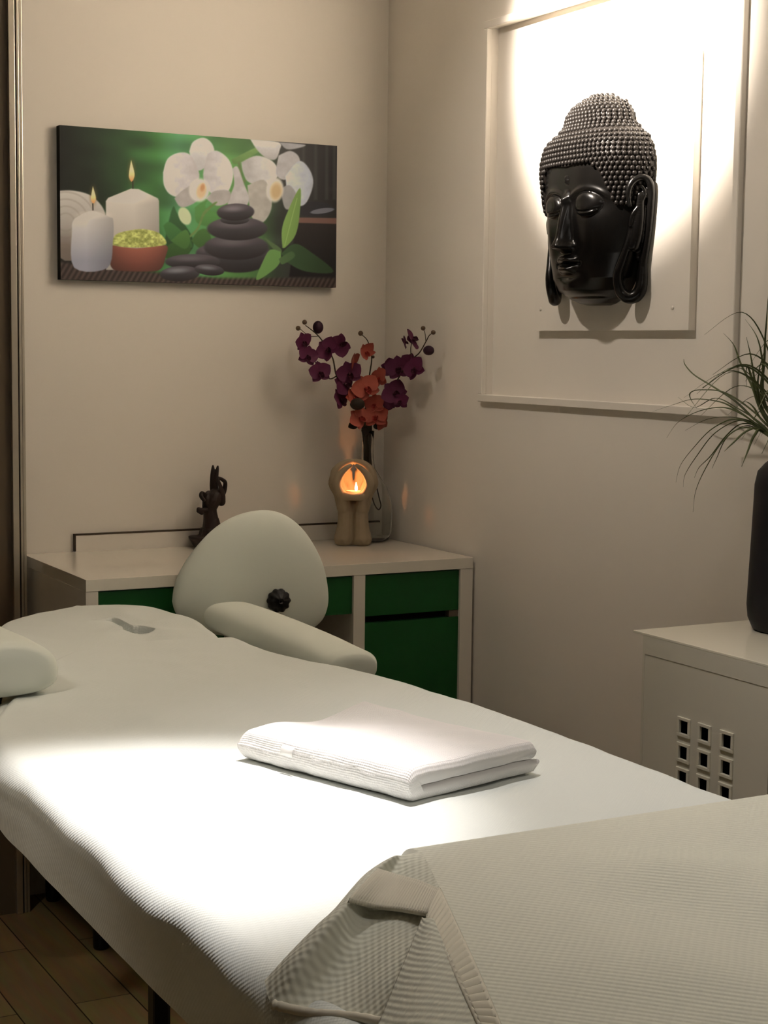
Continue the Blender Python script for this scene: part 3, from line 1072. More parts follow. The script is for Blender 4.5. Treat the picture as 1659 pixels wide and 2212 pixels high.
for k in range(60):                                       # the rest of the tuft, mostly beyond the frame
    a = rnd.uniform(-2.6, 0.6) if k < 30 else rnd.uniform(0, 6.28)
    L = rnd.uniform(0.16, 0.32)
    d = Vector((math.cos(a), math.sin(a), 0))
    if d.x > 0:
        d.x *= 0.2
    up = rnd.uniform(0.15, 1.0)
    p0 = neck + Vector((rnd.uniform(-.02, .02), rnd.uniform(-.02, .02), -0.03))
    pts = [p0, p0 + Vector((0, 0, 0.05)) + d * 0.03 * (1.4 - up), p0 + d * L * 0.45 * (1.3 - up) + Vector((0, 0, L * (0.25 + 0.45 * up))),
           p0 + d * L * 0.8 * (1.3 - up) + Vector((0, 0, L * (0.2 + 0.75 * up))), p0 + d * L * 1.15 * (1.35 - up) + Vector((0, 0, L * (0.95 * up - 0.1)))]
    pts = [Vector((min(p.x, -0.01), p.y, p.z)) for p in pts]
    blade(pts, rnd.uniform(0.0024, 0.0036))
acc.build('foliage', M['grass'], gp)
settle(gp)

# ------------------------------------------------------------------ massage table: padded top, arm pads, frame
XRk = [(-3.35, -.74), (-2.3, -.74), (-1.9, -.733), (-1.67, -.748), (-1.55, -.760), (-1.43, -.783), (-1.33, -.815), (-1.23, -.845), (-1.10, -.852), (-1.0, -.848),
       (-.94, -.838), (-.84, -.818), (-.75, -.812), (-.66, -.824), (-.59, -.858), (-.54, -.925), (-.522, -.985), (-.516, -1.01)]
XLk = [(-3.35, -1.52), (-1.75, -1.52), (-1.6, -1.51), (-1.5, -1.485), (-1.34, -1.41), (-1.17, -1.325), (-1.08, -1.275), (-1.0, -1.255),
       (-.9, -1.255), (-.8, -1.255), (-.7, -1.245), (-.63, -1.215), (-.56, -1.145), (-.53, -1.075), (-.52, -1.03), (-.516, -1.012)]
EDk = [(-1.5, -1.62), (-1.45, -1.49), (-1.377, -1.338), (-1.284, -1.174), (-1.232, -1.084), (-1.16, -1.018), (-1.10, -.995), (-1.02, -.992), (-.942, -1.005), (-.894, -1.010), (-.82, -1.0), (-.7, -1.0)]


def itp(tab, v):
    return np.interp(v, [t[0] for t in tab], [t[1] for t in tab])


ZT_ = 0.80


def smooth_tab(tab, n, w_):
    lo, hi = tab[0][0], tab[-1][0]
    xs_ = np.linspace(lo, hi, n)
    ys_ = itp(tab, xs_)
    k = max(1, int(w_ / ((hi - lo) / n)))
    ker = np.ones(2 * k + 1) / (2 * k + 1)
    yp = np.pad(ys_, k, mode='edge')
    return xs_, np.convolve(yp, ker, 'valid')


EDx, EDy = smooth_tab(EDk, 400, 0.02)


def table_z(x, y):
    """height of the sheet over the padded top"""
    te = y - np.interp(x, EDx, EDy)                       # past the end of the body, onto the face rest
    z = ZT_ + 0.004 * math.cos((x + 1.13) / 0.4 * 1.2)
    z -= 0.030 * float(sstep(-0.035, 0.045, te))
    z += 0.018 * float(sstep(0.05, 0.30, te))
    z += 0.007 * g(x, -0.93, 0.10) * float(sstep(0.25, 0.42, te))
    z += 0.0022 * nz(x * 9, y * 9, 0.3) + 0.0010 * nz(x * 22, y * 22, 2.3)
    # pulled folds from the face opening
    dx, dy = x + 0.965, y + 0.745
    r = math.hypot(dx, dy * 0.75)
    ang = math.atan2(dy, dx)
    z += 0.0028 * math.sin(ang * 5 + 0.7) * float(sstep(0.03, 0.06, r)) * float(sstep(0.17, 0.08, r))
    # the face opening itself: the cloth tucked into a Y-shaped gap
    q1 = math.hypot((dx + 0.006) / 0.030, (dy + 0.034) / 0.034)
    q2 = abs((dx + 0.016) + 0.25 * (dy - 0.01)) / 0.0105 if -0.055 < dy < 0.075 else 9
    wide = float(sstep(1.12, 0.80, q1))
    slit = float(sstep(1.25, 0.55, q2)) * float(sstep(0.075, 0.04, dy)) * float(sstep(-0.055, -0.03, dy))
    z -= 0.110 * max(wide, slit)
    z -= 0.006 * g(math.hypot(dx, dy), 0.0, 0.055)
    return z


rows_y = list(np.linspace(-3.35, -1.65, 90)) + list(np.linspace(-1.64, -1.02, 70)) + list(np.linspace(-1.012, -0.86, 40)) + list(np.linspace(-0.856, -0.66, 62)) + \
    list(np.linspace(-0.655, -0.54, 40)) + list(np.linspace(-0.538, -0.5165, 16))
sx = np.linspace(0, 1, 7)
verts, faces, uvs = [], [], []
NTOP = 220
XR_x, XR_y = smooth_tab(XRk, 1200, 0.03)
XL_x, XL_y = smooth_tab(XLk, 1200, 0.03)
ncol = None
for y in rows_y:
    xr, xl = float(np.interp(y, XR_x, XR_y)), float(np.interp(y, XL_x, XL_y))
    if y > -0.56:
        xr, xl = float(itp(XRk, y)), float(itp(XLk, y))
    wd = xr - xl
    r = min(0.034, wd * 0.42)
    hem = 0.688 + 0.006 * math.sin(y * 3.1)
    head = float(sstep(-1.05, -0.95, y))
    hem = hem * (1 - head) + 0.72 * head
    prof = []
    zl, zr = table_z(xl + r, y), table_z(xr - r, y)
    wob = 0.009 * nz(y * 5.0, 3.1, 0) + 0.006 * nz(y * 13, 1.7, 0)
    for k in range(9):                                    # left side, hem upward
        t = k / 9
        bul = 0.006 * math.sin(math.pi * t)
        prof.append((xl + 0.014 * (1 - t) ** 1.3 + 0.002 * t + wob * t + 0.002 * nz(y * 9, t * 3, 5), hem + (zl - r - hem) * t))
    for k in range(12):
        a = math.pi / 2 * k / 12
        prof.append((xl + r - r * math.cos(a) + wob * (1 - k / 12), zl - r + r * math.sin(a)))
    for k in range(NTOP + 1):
        x = xl + r + (wd - 2 * r) * k / NTOP
        prof.append((x, table_z(x, y)))
    for k in range(1, 13):
        a = math.pi / 2 * k / 12
        prof.append((xr - r + r * math.sin(a), zr - r + r * math.cos(a)))
    for k in range(1, 10):
        t = k / 9
        prof.append((xr + 0.006 * math.sin(math.pi * t) + 0.003 * nz(y * 11, t * 3, 9), zr - r + (hem - (zr - r)) * t))
    ncol = len(prof)
    L = 0.0
    for i, (x, z) in enumerate(prof):
        if i:
            L += math.hypot(x - prof[i - 1][0], z - prof[i - 1][1])
        verts.append((x, y, z))
        uvs.append((L - 2.0 + (xl + 1.52), y))
for i in range(len(rows_y) - 1):
    for k in range(ncol - 1):
        a = i * ncol + k
        faces.append((a, a + ncol, a + ncol + 1, a + 1))
lastrow = (len(rows_y) - 1) * ncol
faces.append(tuple(lastrow + k for k in range(ncol)))
sh = root('fitted_sheet', (-1.13, -1.9, 0.69), 'white knitted fitted sheet stretched over the massage table and its face rest', 'sheet')
add_mesh('sheet', verts, faces, M['sheet'], sh, uvs=uvs)
settle(sh)

tb = root('massage_table', (-1.13, -1.9, 0.0), 'white padded massage table with two side arm pads and dark steel legs', 'massage table')
boxes('padded_top', [(-1.505, -0.765, -3.32, -1.55, 0.70, 0.785), (-1.36, -0.87, -1.55, -1.10, 0.70, 0.785)], M['pad'], tb, bev=0.03)
boxes('face_rest', [(-1.20, -1.05, -1.09, -0.66, 0.70, 0.725)], M['pad'], tb, bev=0.01)
boxes('frame', [(-1.47, -0.80, -3.28, -1.60, 0.655, 0.70), (-1.10, -0.98, -1.75, -1.10, 0.665, 0.69)], M['steel'], tb, bev=0.004)
for (lx, ly) in ((-1.33, -1.86), (-0.95, -1.86), (-1.33, -3.1), (-0.95, -3.1)):
    boxes('leg', [(lx - 0.012, lx + 0.012, ly - 0.014, ly + 0.014, 0.038, 0.656)], M['steel'], tb, bev=0.005)
for fy in (-1.86, -3.10):
    boxes('foot_bar', [(-1.40, -0.88, fy - 0.03, fy + 0.03, 0.0, 0.04)], M['steel'], tb, bev=0.005)
boxes('arm_bracket', [(-0.89, -0.66, -0.95, -0.91, 0.695, 0.718)], M['steel'], tb, bev=0.003)
boxes('arm_bracket', [(-1.47, -1.28, -1.20, -1.16, 0.70, 0.80)], M['steel'], tb, bev=0.003)


def arm_pad(name, y0, y1, xf, zf, hwf, hhf, flat=0.0):
    """soft bolster along y with a D-shaped section and a rounded far end, a flat sewn near end"""
    NS, NR = 46, 40
    vs_, fs_ = [], []
    for i in range(NS + 1):
        t = i / NS
        y = y0 + (y1 - y0) * t
        e = 1.0
        d0, d1 = (y - y0) / 0.016, (y1 - y) / 0.075
        if d0 < 1:
            e = min(e, 0.88 + 0.12 * math.sqrt(max(0, 1 - (1 - d0) ** 2)))
        if d1 < 1:
            e = min(e, math.sqrt(max(0.0004, 1 - (1 - d1) ** 2)))
        for k in range(NR):
            a = 2 * math.pi * k / NR
            c, s = math.cos(a), math.sin(a)
            p = 2.0 / 2.7
            px = math.copysign(abs(c) ** p, c) * hwf(t) * e
            pz = math.copysign(abs(s) ** (2 / (2.2 if s > 0 else 3.2)), s) * hhf(t) * e * (1.0 if s > 0 else 0.8)
            w_ = 1 + 0.02 * nz(y * 12, c * 2, s * 2 + 7)
            vs_.append((xf(t) + px * w_, y, zf(t) + pz * w_))
    for i in range(NS):
        for k in range(NR):
            a, b = i * NR + k, i * NR + (k + 1) % NR
            fs_.append((a, b, b + NR, a + NR))
    vs_.append((xf(0), y0 - 0.004, zf(0)))
    ca_ = len(vs_) - 1
    # near end cap in rings so that it stays softly domed
    base_ = list(range(NR))
    prev = base_
    for q, (sc, dy_) in enumerate(((0.9, 0.004), (0.6, 0.006), (0.3, 0.007))):
        cur = []
        for k in range(NR):
            v = vs_[k]
            vs_.append((xf(0) + (v[0] - xf(0)) * sc, y0 - dy_, zf(0) + (v[2] - zf(0)) * sc))
            cur.append(len(vs_) - 1)
        for k in range(NR):
            fs_.append((prev[(k + 1) % NR], prev[k], cur[k], cur[(k + 1) % NR]))
        prev = cur
    for k in range(NR):
        fs_.append((prev[(k + 1) % NR], prev[k], ca_))
    vs_.append((xf(1), y1 + 0.001, zf(1)))
    cb_ = len(vs_) - 1
    for k in range(NR):
        fs_.append((NS * NR + k, NS * NR + (k + 1) % NR, cb_))
    return add_mesh(name, vs_, fs_, M['pad'], tb)


arm_pad('arm_pad', -1.165, -0.600, lambda t: -0.685 - 0.035 * t, lambda t: 0.748 + 0.027 * t, lambda t: 0.058 + 0.004 * t, lambda t: 0.033 + 0.006 * math.sin(math.pi * min(1, t * 1.1)))
arm_pad('arm_pad', -1.405, -0.78, lambda t: -1.415 - 0.03 * t, lambda t: 0.842 + 0.0 * t, lambda t: 0.094, lambda t: 0.048)
settle(tb)

# ------------------------------------------------------------------ stool with an egg-shaped back pad
st = root('stool', (-0.62, -0.72, 0.0), 'white stool with an egg-shaped backrest and black star knob behind the arm pad', 'stool')
YB = -0.545
outl = [(372, 1300), (378, 1262), (398, 1218), (430, 1175), (468, 1138), (510, 1114), (552, 1103), (592, 1104), (628, 1120), (656, 1146), (680, 1182), (697, 1220),
        (706, 1262), (708, 1300), (700, 1330), (684, 1350), (655, 1366), (610, 1375), (550, 1378), (490, 1374), (440, 1366), (400, 1348), (380, 1325)]
ow = [at_y(px, py, YB) for px, py in outl]
ctr = sum((Vector(p) for p in ow), Vector()) / len(ow)
pts = [np.array(p) for p in ow]
pts = catmull(pts + [pts[0]], 4)[:-1]
NO = len(pts)
vs_, fs_ = [], []
RINGS = [0.0] + [math.sin(math.pi / 2 * i / 14) for i in range(1, 15)]
for side in (-1, 1):
    base_ = len(vs_)
    for i, r in enumerate(RINGS[1:]):
        th = 0.036 * (1 - r ** 3.2) ** 0.5 if r < 1 else 0
        for p in pts:
            q = ctr + (Vector(p) - ctr) * r
            n_ = 0.0015 * nz(q.x * 9, q.z * 9, side * 3)
            vs_.append((q.x, YB + side * (th + n_ * (1 - r)), q.z))
    cidx = len(vs_)
    vs_.append((ctr.x, YB + side * 0.036, ctr.z))
    for i in range(len(RINGS) - 2):
        for k in range(NO):
            a, b = base_ + i * NO + k, base_ + i * NO + (k + 1) % NO
            fs_.append((a, b, b + NO, a + NO) if side < 0 else (b, a, a + NO, b + NO))
    for k in range(NO):
        a, b = base_ + k, base_ + (k + 1) % NO
        fs_.append((b, a, cidx) if side < 0 else (a, b, cidx))
br_ = add_mesh('backrest', vs_, fs_, M['pad'], st)
bmx = bmesh.new()
bmx.from_mesh(br_.data)
bmesh.ops.remove_doubles(bmx, verts=bmx.verts, dist=0.0004)
bmesh.ops.recalc_face_normals(bmx, faces=bmx.faces)
bmx.to_mesh(br_.data)
bmx.free()
kc = at_y(601, 1297, YB - 0.04)
kv, kf = [], []
NK = 80
for (rr, yy, amp) in ((0.012, 0.012, 0.0), (0.0245, 0.008, 0.05), (0.026, -0.002, 0.06), (0.0245, -0.011, 0.06), (0.019, -0.0155, 0.04), (0.006, -0.017, 0.0)):
    for k in range(NK):
        a = 2 * math.pi * k / NK
        q = rr * (1 + amp * math.cos(10 * a))
        kv.append((kc.x + q * math.cos(a), kc.y + yy, kc.z + q * math.sin(a)))
for i in range(5):
    for k in range(NK):
        a, b = i * NK + k, i * NK + (k + 1) % NK
        kf.append((b, a, a + NK, b + NK))
kf.append(tuple(5 * NK + k for k in range(NK)))
kn = add_mesh('knob', kv, kf, M['black_plastic'], st)
kn['label'] = 'black star-shaped adjusting knob'
boxes('back_bar', [(-0.655, -0.615, -0.585, -0.570, 0.50, 0.755)], M['chrome'], st, bev=0.003)
lathe('seat', [(0.0, 0.44), (0.13, 0.44), (0.17, 0.455), (0.18, 0.48), (0.165, 0.505), (0.10, 0.515), (0.0, 0.515)], (-0.62, -0.74, 0), M['pad'], st)
lathe('column', [(0.03, 0.10), (0.03, 0.30), (0.018, 0.31), (0.018, 0.445)], (-0.62, -0.74, 0), M['chrome'], st, n=24)
for k in range(5):
    a = 2 * math.pi * k / 5 + 0.3
    d = Vector((math.cos(a), math.sin(a), 0))
    c0 = Vector((-0.62, -0.74, 0))
    A = Acc()
    A.add(tube_data([c0 + Vector((0, 0, 0.11)), c0 + d * 0.12 + Vector((0, 0, 0.09)), c0 + d * 0.22 + Vector((0, 0, 0.06))], [0.018, 0.015, 0.012], 10))
    lg = A.build('leg', M['chrome'], st)
    A = Acc()
    A.add(blob(c0 + d * 0.22 + Vector((0, 0, 0.0275)), (0.0265, 0.0265, 0.0275)))
    A.build('caster', M['black_plastic'], lg)
settle(st)

# ------------------------------------------------------------------ folded towel
tl = root('folded_towel', (-1.08, -2.02, 0.802), 'folded white waffle towel lying on the lit part of the sheet', 'towel')
F0 = np.array([-1.140, -2.200])
Lv = np.array([-1.238, -1.908]) - F0
Rv = np.array([-0.917, -2.140]) - F0
Ln, Rn = np.linalg.norm(Lv), np.linalg.norm(Rv)
Lu, Ru = Lv / Ln, Rv / Rn
prof = []
h1, h2, gap = 0.0195, 0.0215, 0.0022


def arc(cx, cz, rx, rz, a0, a1, n):
    return [(cx + rx * math.cos(math.radians(a0 + (a1 - a0) * i / n)), cz + rz * math.sin(math.radians(a0 + (a1 - a0) * i / n))) for i in range(n + 1)]


H = h1 + gap + h2
Wd = Rn
# closed section: bottom, folded left edge, top, right end of the upper layer, the gap, right end of the lower layer
nb = 44
sec = [(Wd - 0.004 - (Wd - 0.02) * i / nb, 0.0) for i in range(nb)]
sec += arc(0.016, H / 2, 0.016, H / 2, 270, 90, 16)
sec += [(0.016 + (Wd - 0.03) * i / nb, H) for i in range(1, nb)]
sec += arc(Wd - 0.014, h1 + gap + h2 / 2, 0.011, h2 / 2, 90, -90, 10)
sec += [(Wd - 0.014 - (Wd - 0.034) * i / nb, h1 + gap) for i in range(1, nb)]
sec += [(0.0195, h1 + gap / 2)]
sec += [(0.020 + (Wd - 0.034) * i / nb, h1) for i in range(nb)]
sec += arc(Wd - 0.010, h1 / 2, 0.012, h1 / 2, 90, -90, 10)[:-1]
NSec = len(sec)
NL = 70
verts, faces, uvs = [], [], []
for i in range(NL + 1):
    t = i / NL
    e0 = min(1, t * Ln / 0.012)
    e1 = min(1, (1 - t) * Ln / 0.009)
    ins0 = (1 - math.sqrt(max(0, 1 - (1 - e0) ** 2)))
    ins1 = (1 - math.sqrt(max(0, 1 - (1 - e1) ** 2)))
    Lacc = 0
    for j, (wv, hv) in enumerate(sec):
        if j:
            Lacc += math.hypot(wv - sec[j - 1][0], hv - sec[j - 1][1])
        fw = wv / Wd
        mid = H / 2
        hz = mid + (hv - mid) * (1 - 0.45 * ins0) * (1 - 0.16 * ins1)
        hz = hz - mid * 0.0
        top = max(0.0, min(1.0, (hv - h1) / (H - h1)))
        sag = -0.0105 * math.exp(-((fw - 0.55) / 0.22) ** 2) * float(sstep(0.55, 1.0, t)) * (0.4 + 0.6 * top)
        sag += 0.0055 * float(sstep(0.72, 1.0, fw)) * float(sstep(0.5, 1.0, t)) * top
        sag += -0.004 * float(sstep(0.25, 0.0, fw)) * float(sstep(0.5, 1.0, t)) * top
        hz += sag * (hv > 0.001)
        hz += 0.0012 * nz(wv * 30, t * 9, hv * 40) * (hv > 0.001)
        wob = 0.002 * nz(t * 7, hv * 60, 4.0) + 0.0015 * nz(t * 15, hv * 90, 8.0)
        ww = wv + wob + 0.004 * float(sstep(0.6, 1.0, t)) * (1 if hv > h1 + gap else 0)
        ll = t * Ln + 0.0015 * nz(wv * 20, hv * 80, t * 2)
        p = F0 + Lu * ll + Ru * ww
        zb = 0.8052 + 0.002 * 0
        verts.append((p[0], p[1], zb + max(0.0, hz)))
        uvs.append((Lacc * 0.7071 + t * Ln * 0.7071, t * Ln * 0.7071 - Lacc * 0.7071))
for i in range(NL):
    for j in range(NSec):
        a, b = i * NSec + j, i * NSec + (j + 1) % NSec
        faces.append((a, b, b + NSec, a + NSec))
faces.append(tuple(reversed(range(NSec))))
faces.append(tuple(NL * NSec + j for j in range(NSec)))
add_mesh('towel', verts, faces, M['towel'], tl, uvs=uvs)
# little care label sewn on the folded edge
q0 = F0 + Lu * 0.200
q1 = F0 + Lu * 0.222
lv = []
for q in (q0, q1):
    for (dw, hz) in ((0.001, 0.0335), (-0.0012, 0.0305), (-0.0022, 0.027), (-0.0024, 0.0225)):
        p = q + Ru * dw
        lv.append((p[0], p[1], 0.8052 + hz))
lb = add_mesh('care_label', lv, [(k, k + 1, k + 5, k + 4) for k in range(3)], M['label'], tl)
sdm = lb.modifiers.new('thick', 'SOLIDIFY')
sdm.thickness = 0.0012
settle(tl)

# ------------------------------------------------------------------ waffle blanket folded thickly over the foot end


def net(ctrl, nu, nv):
    """smooth surface through a net of control points; rows x columns"""
    C = [[np.array(p, float) for p in r] for r in ctrl]
    rows = [catmull(r, nu) for r in C]
    cols = len(rows[0])
    out = []
    colsP = [catmull([rows[i][j] for i in range(len(rows))], nv) for j in range(cols)]
    for i in range(len(colsP[0])):
        out.append([colsP[j][i] for j in range(cols)])
    return out


def grid_mesh(G, disp=None):
    R_, C_ = len(G), len(G[0])
    vs_ = []
    for i in range(R_):
        for j in range(C_):
            vs_.append(Vector(G[i][j]))
    fs_ = [(i * C_ + j, i * C_ + j + 1, (i + 1) * C_ + j + 1, (i + 1) * C_ + j) for i in range(R_ - 1) for j in range(C_ - 1)]
    return vs_, fs_


def grid_uv(G, rot=0.0):
    """arc length coordinates of a grid, so that the weave keeps its size on every slope"""
    A = np.array([[list(p) for p in r] for r in G])
    du = np.linalg.norm(np.diff(A, axis=1), axis=2)
    dv = np.linalg.norm(np.diff(A, axis=0), axis=2)
    u = np.concatenate([np.zeros((A.shape[0], 1)), np.cumsum(du, 1)], 1)
    v = np.concatenate([np.zeros((1, A.shape[1])), np.cumsum(dv, 0)], 0)
    c, s = math.cos(rot), math.sin(rot)
    return np.stack([u * c - v * s, u * s + v * c], -1).reshape(-1, 2)


bk = root('blanket', (-1.15, -2.85, 0.80), 'cream waffle-knit blanket folded thickly over the near end of the table', 'blanket')


def Z(px, py, z):
    return at_z(px, py, z)


rdg = [Z(905, 1841, .866), Z(948, 1914, .870), Z(985, 2005, .868), Z(1010, 2080, .866), Z(1034, 2150, .864), Z(1062, 2225, .862)]
rdgC = [Vector(p) for p in catmull(rdg, 14)]
RIDGE = rdgC + [rdgC[-1] + Vector((-0.04, -0.12, 0)), rdgC[-1] + Vector((-0.06, -0.46, 0))]
P1, P2 = Z(850, 1850, .866), Z(1659, 1714, .866)
yfar = (P1.y + P2.y) / 2
SILX = P1.x
ry = [p.y for p in RIDGE][::-1]
rx = [p.x for p in RIDGE][::-1]


rz = [p.z for p in RIDGE][::-1]


def top_z(x, y):
    d = yfar - y
    z = 0.866 + 0.010 * nz(x * 3.5 + 3, y * 4.0, 1.5) * float(sstep(0.02, 0.25, d)) + 0.007 * nz(x * 6 + y * 6, y * 5 - x * 3, 6.5) * float(sstep(0.02, 0.2, d))
    fold = (x + 1.12) * 0.80 + (y + 2.80) * 0.60
    z += 0.009 * math.sin(fold * 22) * math.exp(-((x + 1.12) / 0.16) ** 2) * float(sstep(0.06, 0.2, d))
    return z


rowsG = []
YR = [yfar + 0.034, yfar + 0.034, yfar + 0.033] + [None] * 10 + list(np.linspace(yfar - 0.012, -3.32, 150))
for i, y in enumerate(YR):
    row = []
    if i < 3:
        zz_ = [0.803, 0.815, 0.832][i]
        yy = yfar + [0.030, 0.034, 0.034][i]
    elif i < 13:
        a = math.pi / 2 * (i - 3) / 9
        yy = yfar + 0.034 * math.cos(a) ** 1.0
        zz_ = 0.832 + 0.034 * math.sin(a)
    else:
        yy, zz_ = y, None
    xl = float(np.interp(yy, ry, rx)) if zz_ is None else float(np.interp(yfar + 0.01, ry, rx))
    n = 150
    for j in range(n + 1):
        t = j / n
        x = xl + (-0.775 - xl) * t
        wl = (1 - t) ** 9
        z = top_z(x, yy) * (1 - wl) + float(np.interp(yy, ry, rz)) * wl if zz_ is None else zz_ + (top_z(x, yfar) - 0.866) * (1 - wl) * (zz_ - 0.8) / 0.066
        row.append(Vector((x, yy, z)))
    zr = row[-1].z
    for k in range(1, 11):
        a = math.pi / 2 * k / 10
        row.append(Vector((-0.775 + 0.05 * math.sin(a), yy, zr - 0.05 + 0.05 * math.cos(a) if zr > 0.86 else zr - 0.05 * (1 - math.cos(a)) * (zr - 0.7) / 0.16)))
    for k in range(1, 9):
        row.append(Vector((-0.725 + 0.002 * k, yy, row[-1].z - 0.018)))
    rowsG.append(row)
vs_, fs_ = grid_mesh(rowsG)
uv_ = [(v.x, v.y + v.z) for v in vs_]
C0 = len(rowsG[0])
vs_.append(Vector((rowsG[0][0].x - 0.010, yfar - 0.004, 0.848)))
uv_.append((vs_[-1].x, vs_[-1].y))
fs_ += [(i * C0, (i + 1) * C0, len(vs_) - 1) for i in range(22)]
SIL = [Z(850, 1850, .868), Z(800, 1885, .866), Z(740, 1960, .858), Z(700, 2006, .848), Z(640, 2086, .825), Z(590, 2170, .797)]
behind = [Vector((p.x + 0.015, p.y + 0.045, max(0.785, 0.803 - 0.25 * max(0, -1.48 - p.x)))) for p in SIL]
behind0 = [(p + q) / 2 + Vector((0, 0.012, 0.010)) for p, q in zip(SIL, behind)]
mid1 = [Z(868, 1848, .866), Z(838, 1908, .853), Z(800, 1972, .842), Z(775, 2036, .830), Z(735, 2112, .812), Z(668, 2190, .795)]
mid2 = [Z(886, 1845, .866), Z(890, 1912, .860), Z(872, 1975, .850), Z(860, 2040, .842), Z(830, 2125, .826), Z(800, 2205, .806)]
capR = [behind, behind0, SIL, mid1, mid2, rdg]
capR = [[r[0] + Vector((0.0, 0.040, 0.803 - r[0].z)), r[0] + Vector((0.0, 0.032, (0.803 - r[0].z) * 0.45))] + r for r in capR]
capG = net(capR, 14, 14)
cv_, cf_ = grid_mesh(capG)
e1 = (rdg[3] - SIL[3]).normalized()
e2 = (mid1[-1] - SIL[1])
e2 = (e2 - e1 * e2.dot(e1)).normalized()
cuv = [(v.dot(e1), v.dot(e2)) for v in cv_]
off = len(vs_)
vs_ += cv_
fs_ += [tuple(i + off for i in f) for f in cf_]
uv_ += [tuple(u) for u in cuv]
kb = add_mesh('knit', vs_, fs_, M['blanket'], bk, uvs=uv_)
# overlapping flap whose edge hangs towards the viewer
flG = net([[Z(922, 1992, .869), Z(930, 1996, .871), Z(942, 2000, .872)],
           [Z(894, 2062, .857), Z(930, 2064, .866), Z(972, 2070, .871)],
           [Z(864, 2134, .845), Z(925, 2138, .860), Z(1005, 2146, .869)],
           [Z(826, 2228, .830), Z(915, 2230, .852), Z(1044, 2232, .867)],
           [Z(790, 2320, .815), Z(905, 2325, .845), Z(1085, 2330, .865)]], 12, 14)
fv, ff_ = grid_mesh(flG)
fl = add_mesh('folded_flap', fv, ff_, M['blanket'], bk, uvs=grid_uv(flG, 0.25))
sm_ = fl.modifiers.new('thick', 'SOLIDIFY')
sm_.thickness = 0.006
sm_.offset = -1


def rib_band(name, up, lo, n_ribs, slant=0.0, thick=0.003):
    """border knitted in ribs that run across the band"""
    U_ = catmull(up, 110)
    L_ = catmull(lo, 110)
    G = []
    N_ = len(U_)
    m_ = 24
    for i in range(N_):
        a, b = Vector(U_[i]), Vector(L_[i])
        t = i / (N_ - 1)
        i0, i1 = max(0, i - 1), min(N_ - 1, i + 1)
        tang = (Vector(U_[i1]) - Vector(U_[i0]))
        nrm = tang.cross(b - a)
        if nrm.z < 0:
            nrm = -nrm
        nrm.normalize()
        toc = (CAM - a).normalized()
        row = []
        for j in range(m_ + 1):
            s = j / m_
            p = a.lerp(b, s)
            inn = float(sstep(0.05, 0.14, s)) * float(sstep(0.95, 0.86, s))
            cord = math.exp(-((s - 0.05) / 0.04) ** 2) + math.exp(-((s - 0.95) / 0.04) ** 2)
            p = p + nrm * (0.0034 * abs(math.sin(math.pi * n_ribs * (t + slant * s))) ** 0.7 * inn + 0.0030 * cord - 0.001)
            row.append(p)
        G.append(row)
    v_, f_ = grid_mesh(G)
    o_ = add_mesh(name, v_, f_, M['rib'], bk)
    o_['label'] = 'ribbed knitted border'
    s_ = o_.modifiers.new('thick', 'SOLIDIFY')
    s_.thickness = thick
    s_.offset = 0
    return o_


rib_band('ribbed_border', [Z(818, 1880, .868), Z(862, 1893, .864), Z(908, 1905, .867), Z(950, 1924, .8745)],
         [Z(752, 1949, .861), Z(810, 1962, .850), Z(870, 1970, .8545), Z(926, 1979, .867)], 30)
rib_band('ribbed_border', [Z(950, 1922, .8765), Z(985, 1998, .876), Z(1030, 2095, .875), Z(1085, 2228, .873), Z(1120, 2330, .872)],
         [Z(922, 1986, .8725), Z(952, 2044, .873), Z(990, 2126, .8725), Z(1038, 2228, .871), Z(1080, 2330, .870)], 30, 0.02)
hemP = catmull([SIL[-1], mid1[-1] + Vector((0, 0, 0.001)), mid2[-1] + Vector((0, 0, 0.001)), Z(900, 2240, .828)], 24)
A = Acc()
A.add(tube_data(hemP, [0.0042 * (1 + 0.25 * nz(i * 0.35, 1.0)) for i in range(len(hemP))], 10))
A.build('hem', M['rib'], bk)
settle(bk)

# ------------------------------------------------------------------ things standing on the cabinet
# bronze-coloured hand with thumb and forefinger joined
hd = root('hand_statue', at_y(447, 1180, -0.055), 'dark bronze hand statue with two raised fingers on the white cabinet', 'statue')
YH = -0.055


def H_(px, py, r, dy=0.0):
    p = at_y(px, py, YH + dy)
    return (p.x, p.y, p.z, r * 4.0 / 3579.64)


chains = [
    [H_(457, 1150, 22), H_(456, 1126, 18), H_(454, 1106, 15.5), H_(454, 1098, 15)],
    [H_(454, 1098, 14), H_(459, 1084, 17, -.006), H_(464, 1072, 17, -.004), H_(468, 1066, 12)],
    [H_(448, 1094, 12), H_(446, 1078, 9, -.008), H_(451, 1068, 9)],
    # middle and ring fingers raised
    [H_(461, 1070, 7.5, .006), H_(459, 1048, 6.6, .006), H_(459.5, 1026, 5.8, .005), H_(460, 1012, 4.0, .004), H_(460, 1006, 2.2, .004)],
    [H_(468, 1070, 7.5), H_(465, 1048, 6.6), H_(467, 1028, 5.6), H_(469.5, 1014, 4.0), H_(470.5, 1007, 2.2)],
    # forefinger bent into a ring, thumb meeting its tip
    [H_(477, 1072, 8, -.004), H_(484, 1060, 6, -.010), H_(486.5, 1043, 5, -.014), H_(480, 1036, 4.4, -.020), H_(472, 1032, 3.4, -.022)],
    [H_(478, 1084, 10, -.008), H_(480, 1068, 7, -.016), H_(476, 1050, 4.6, -.022), H_(471, 1038, 4.0, -.024), H_(471, 1033, 3.2, -.022)],
    # little finger curled outwards
    [H_(446, 1078, 8, -.004), H_(441, 1070, 6.4, -.010), H_(436, 1066, 5.4, -.014), H_(434.5, 1072, 4.8, -.020), H_(440, 1080, 4.4, -.022)],
]
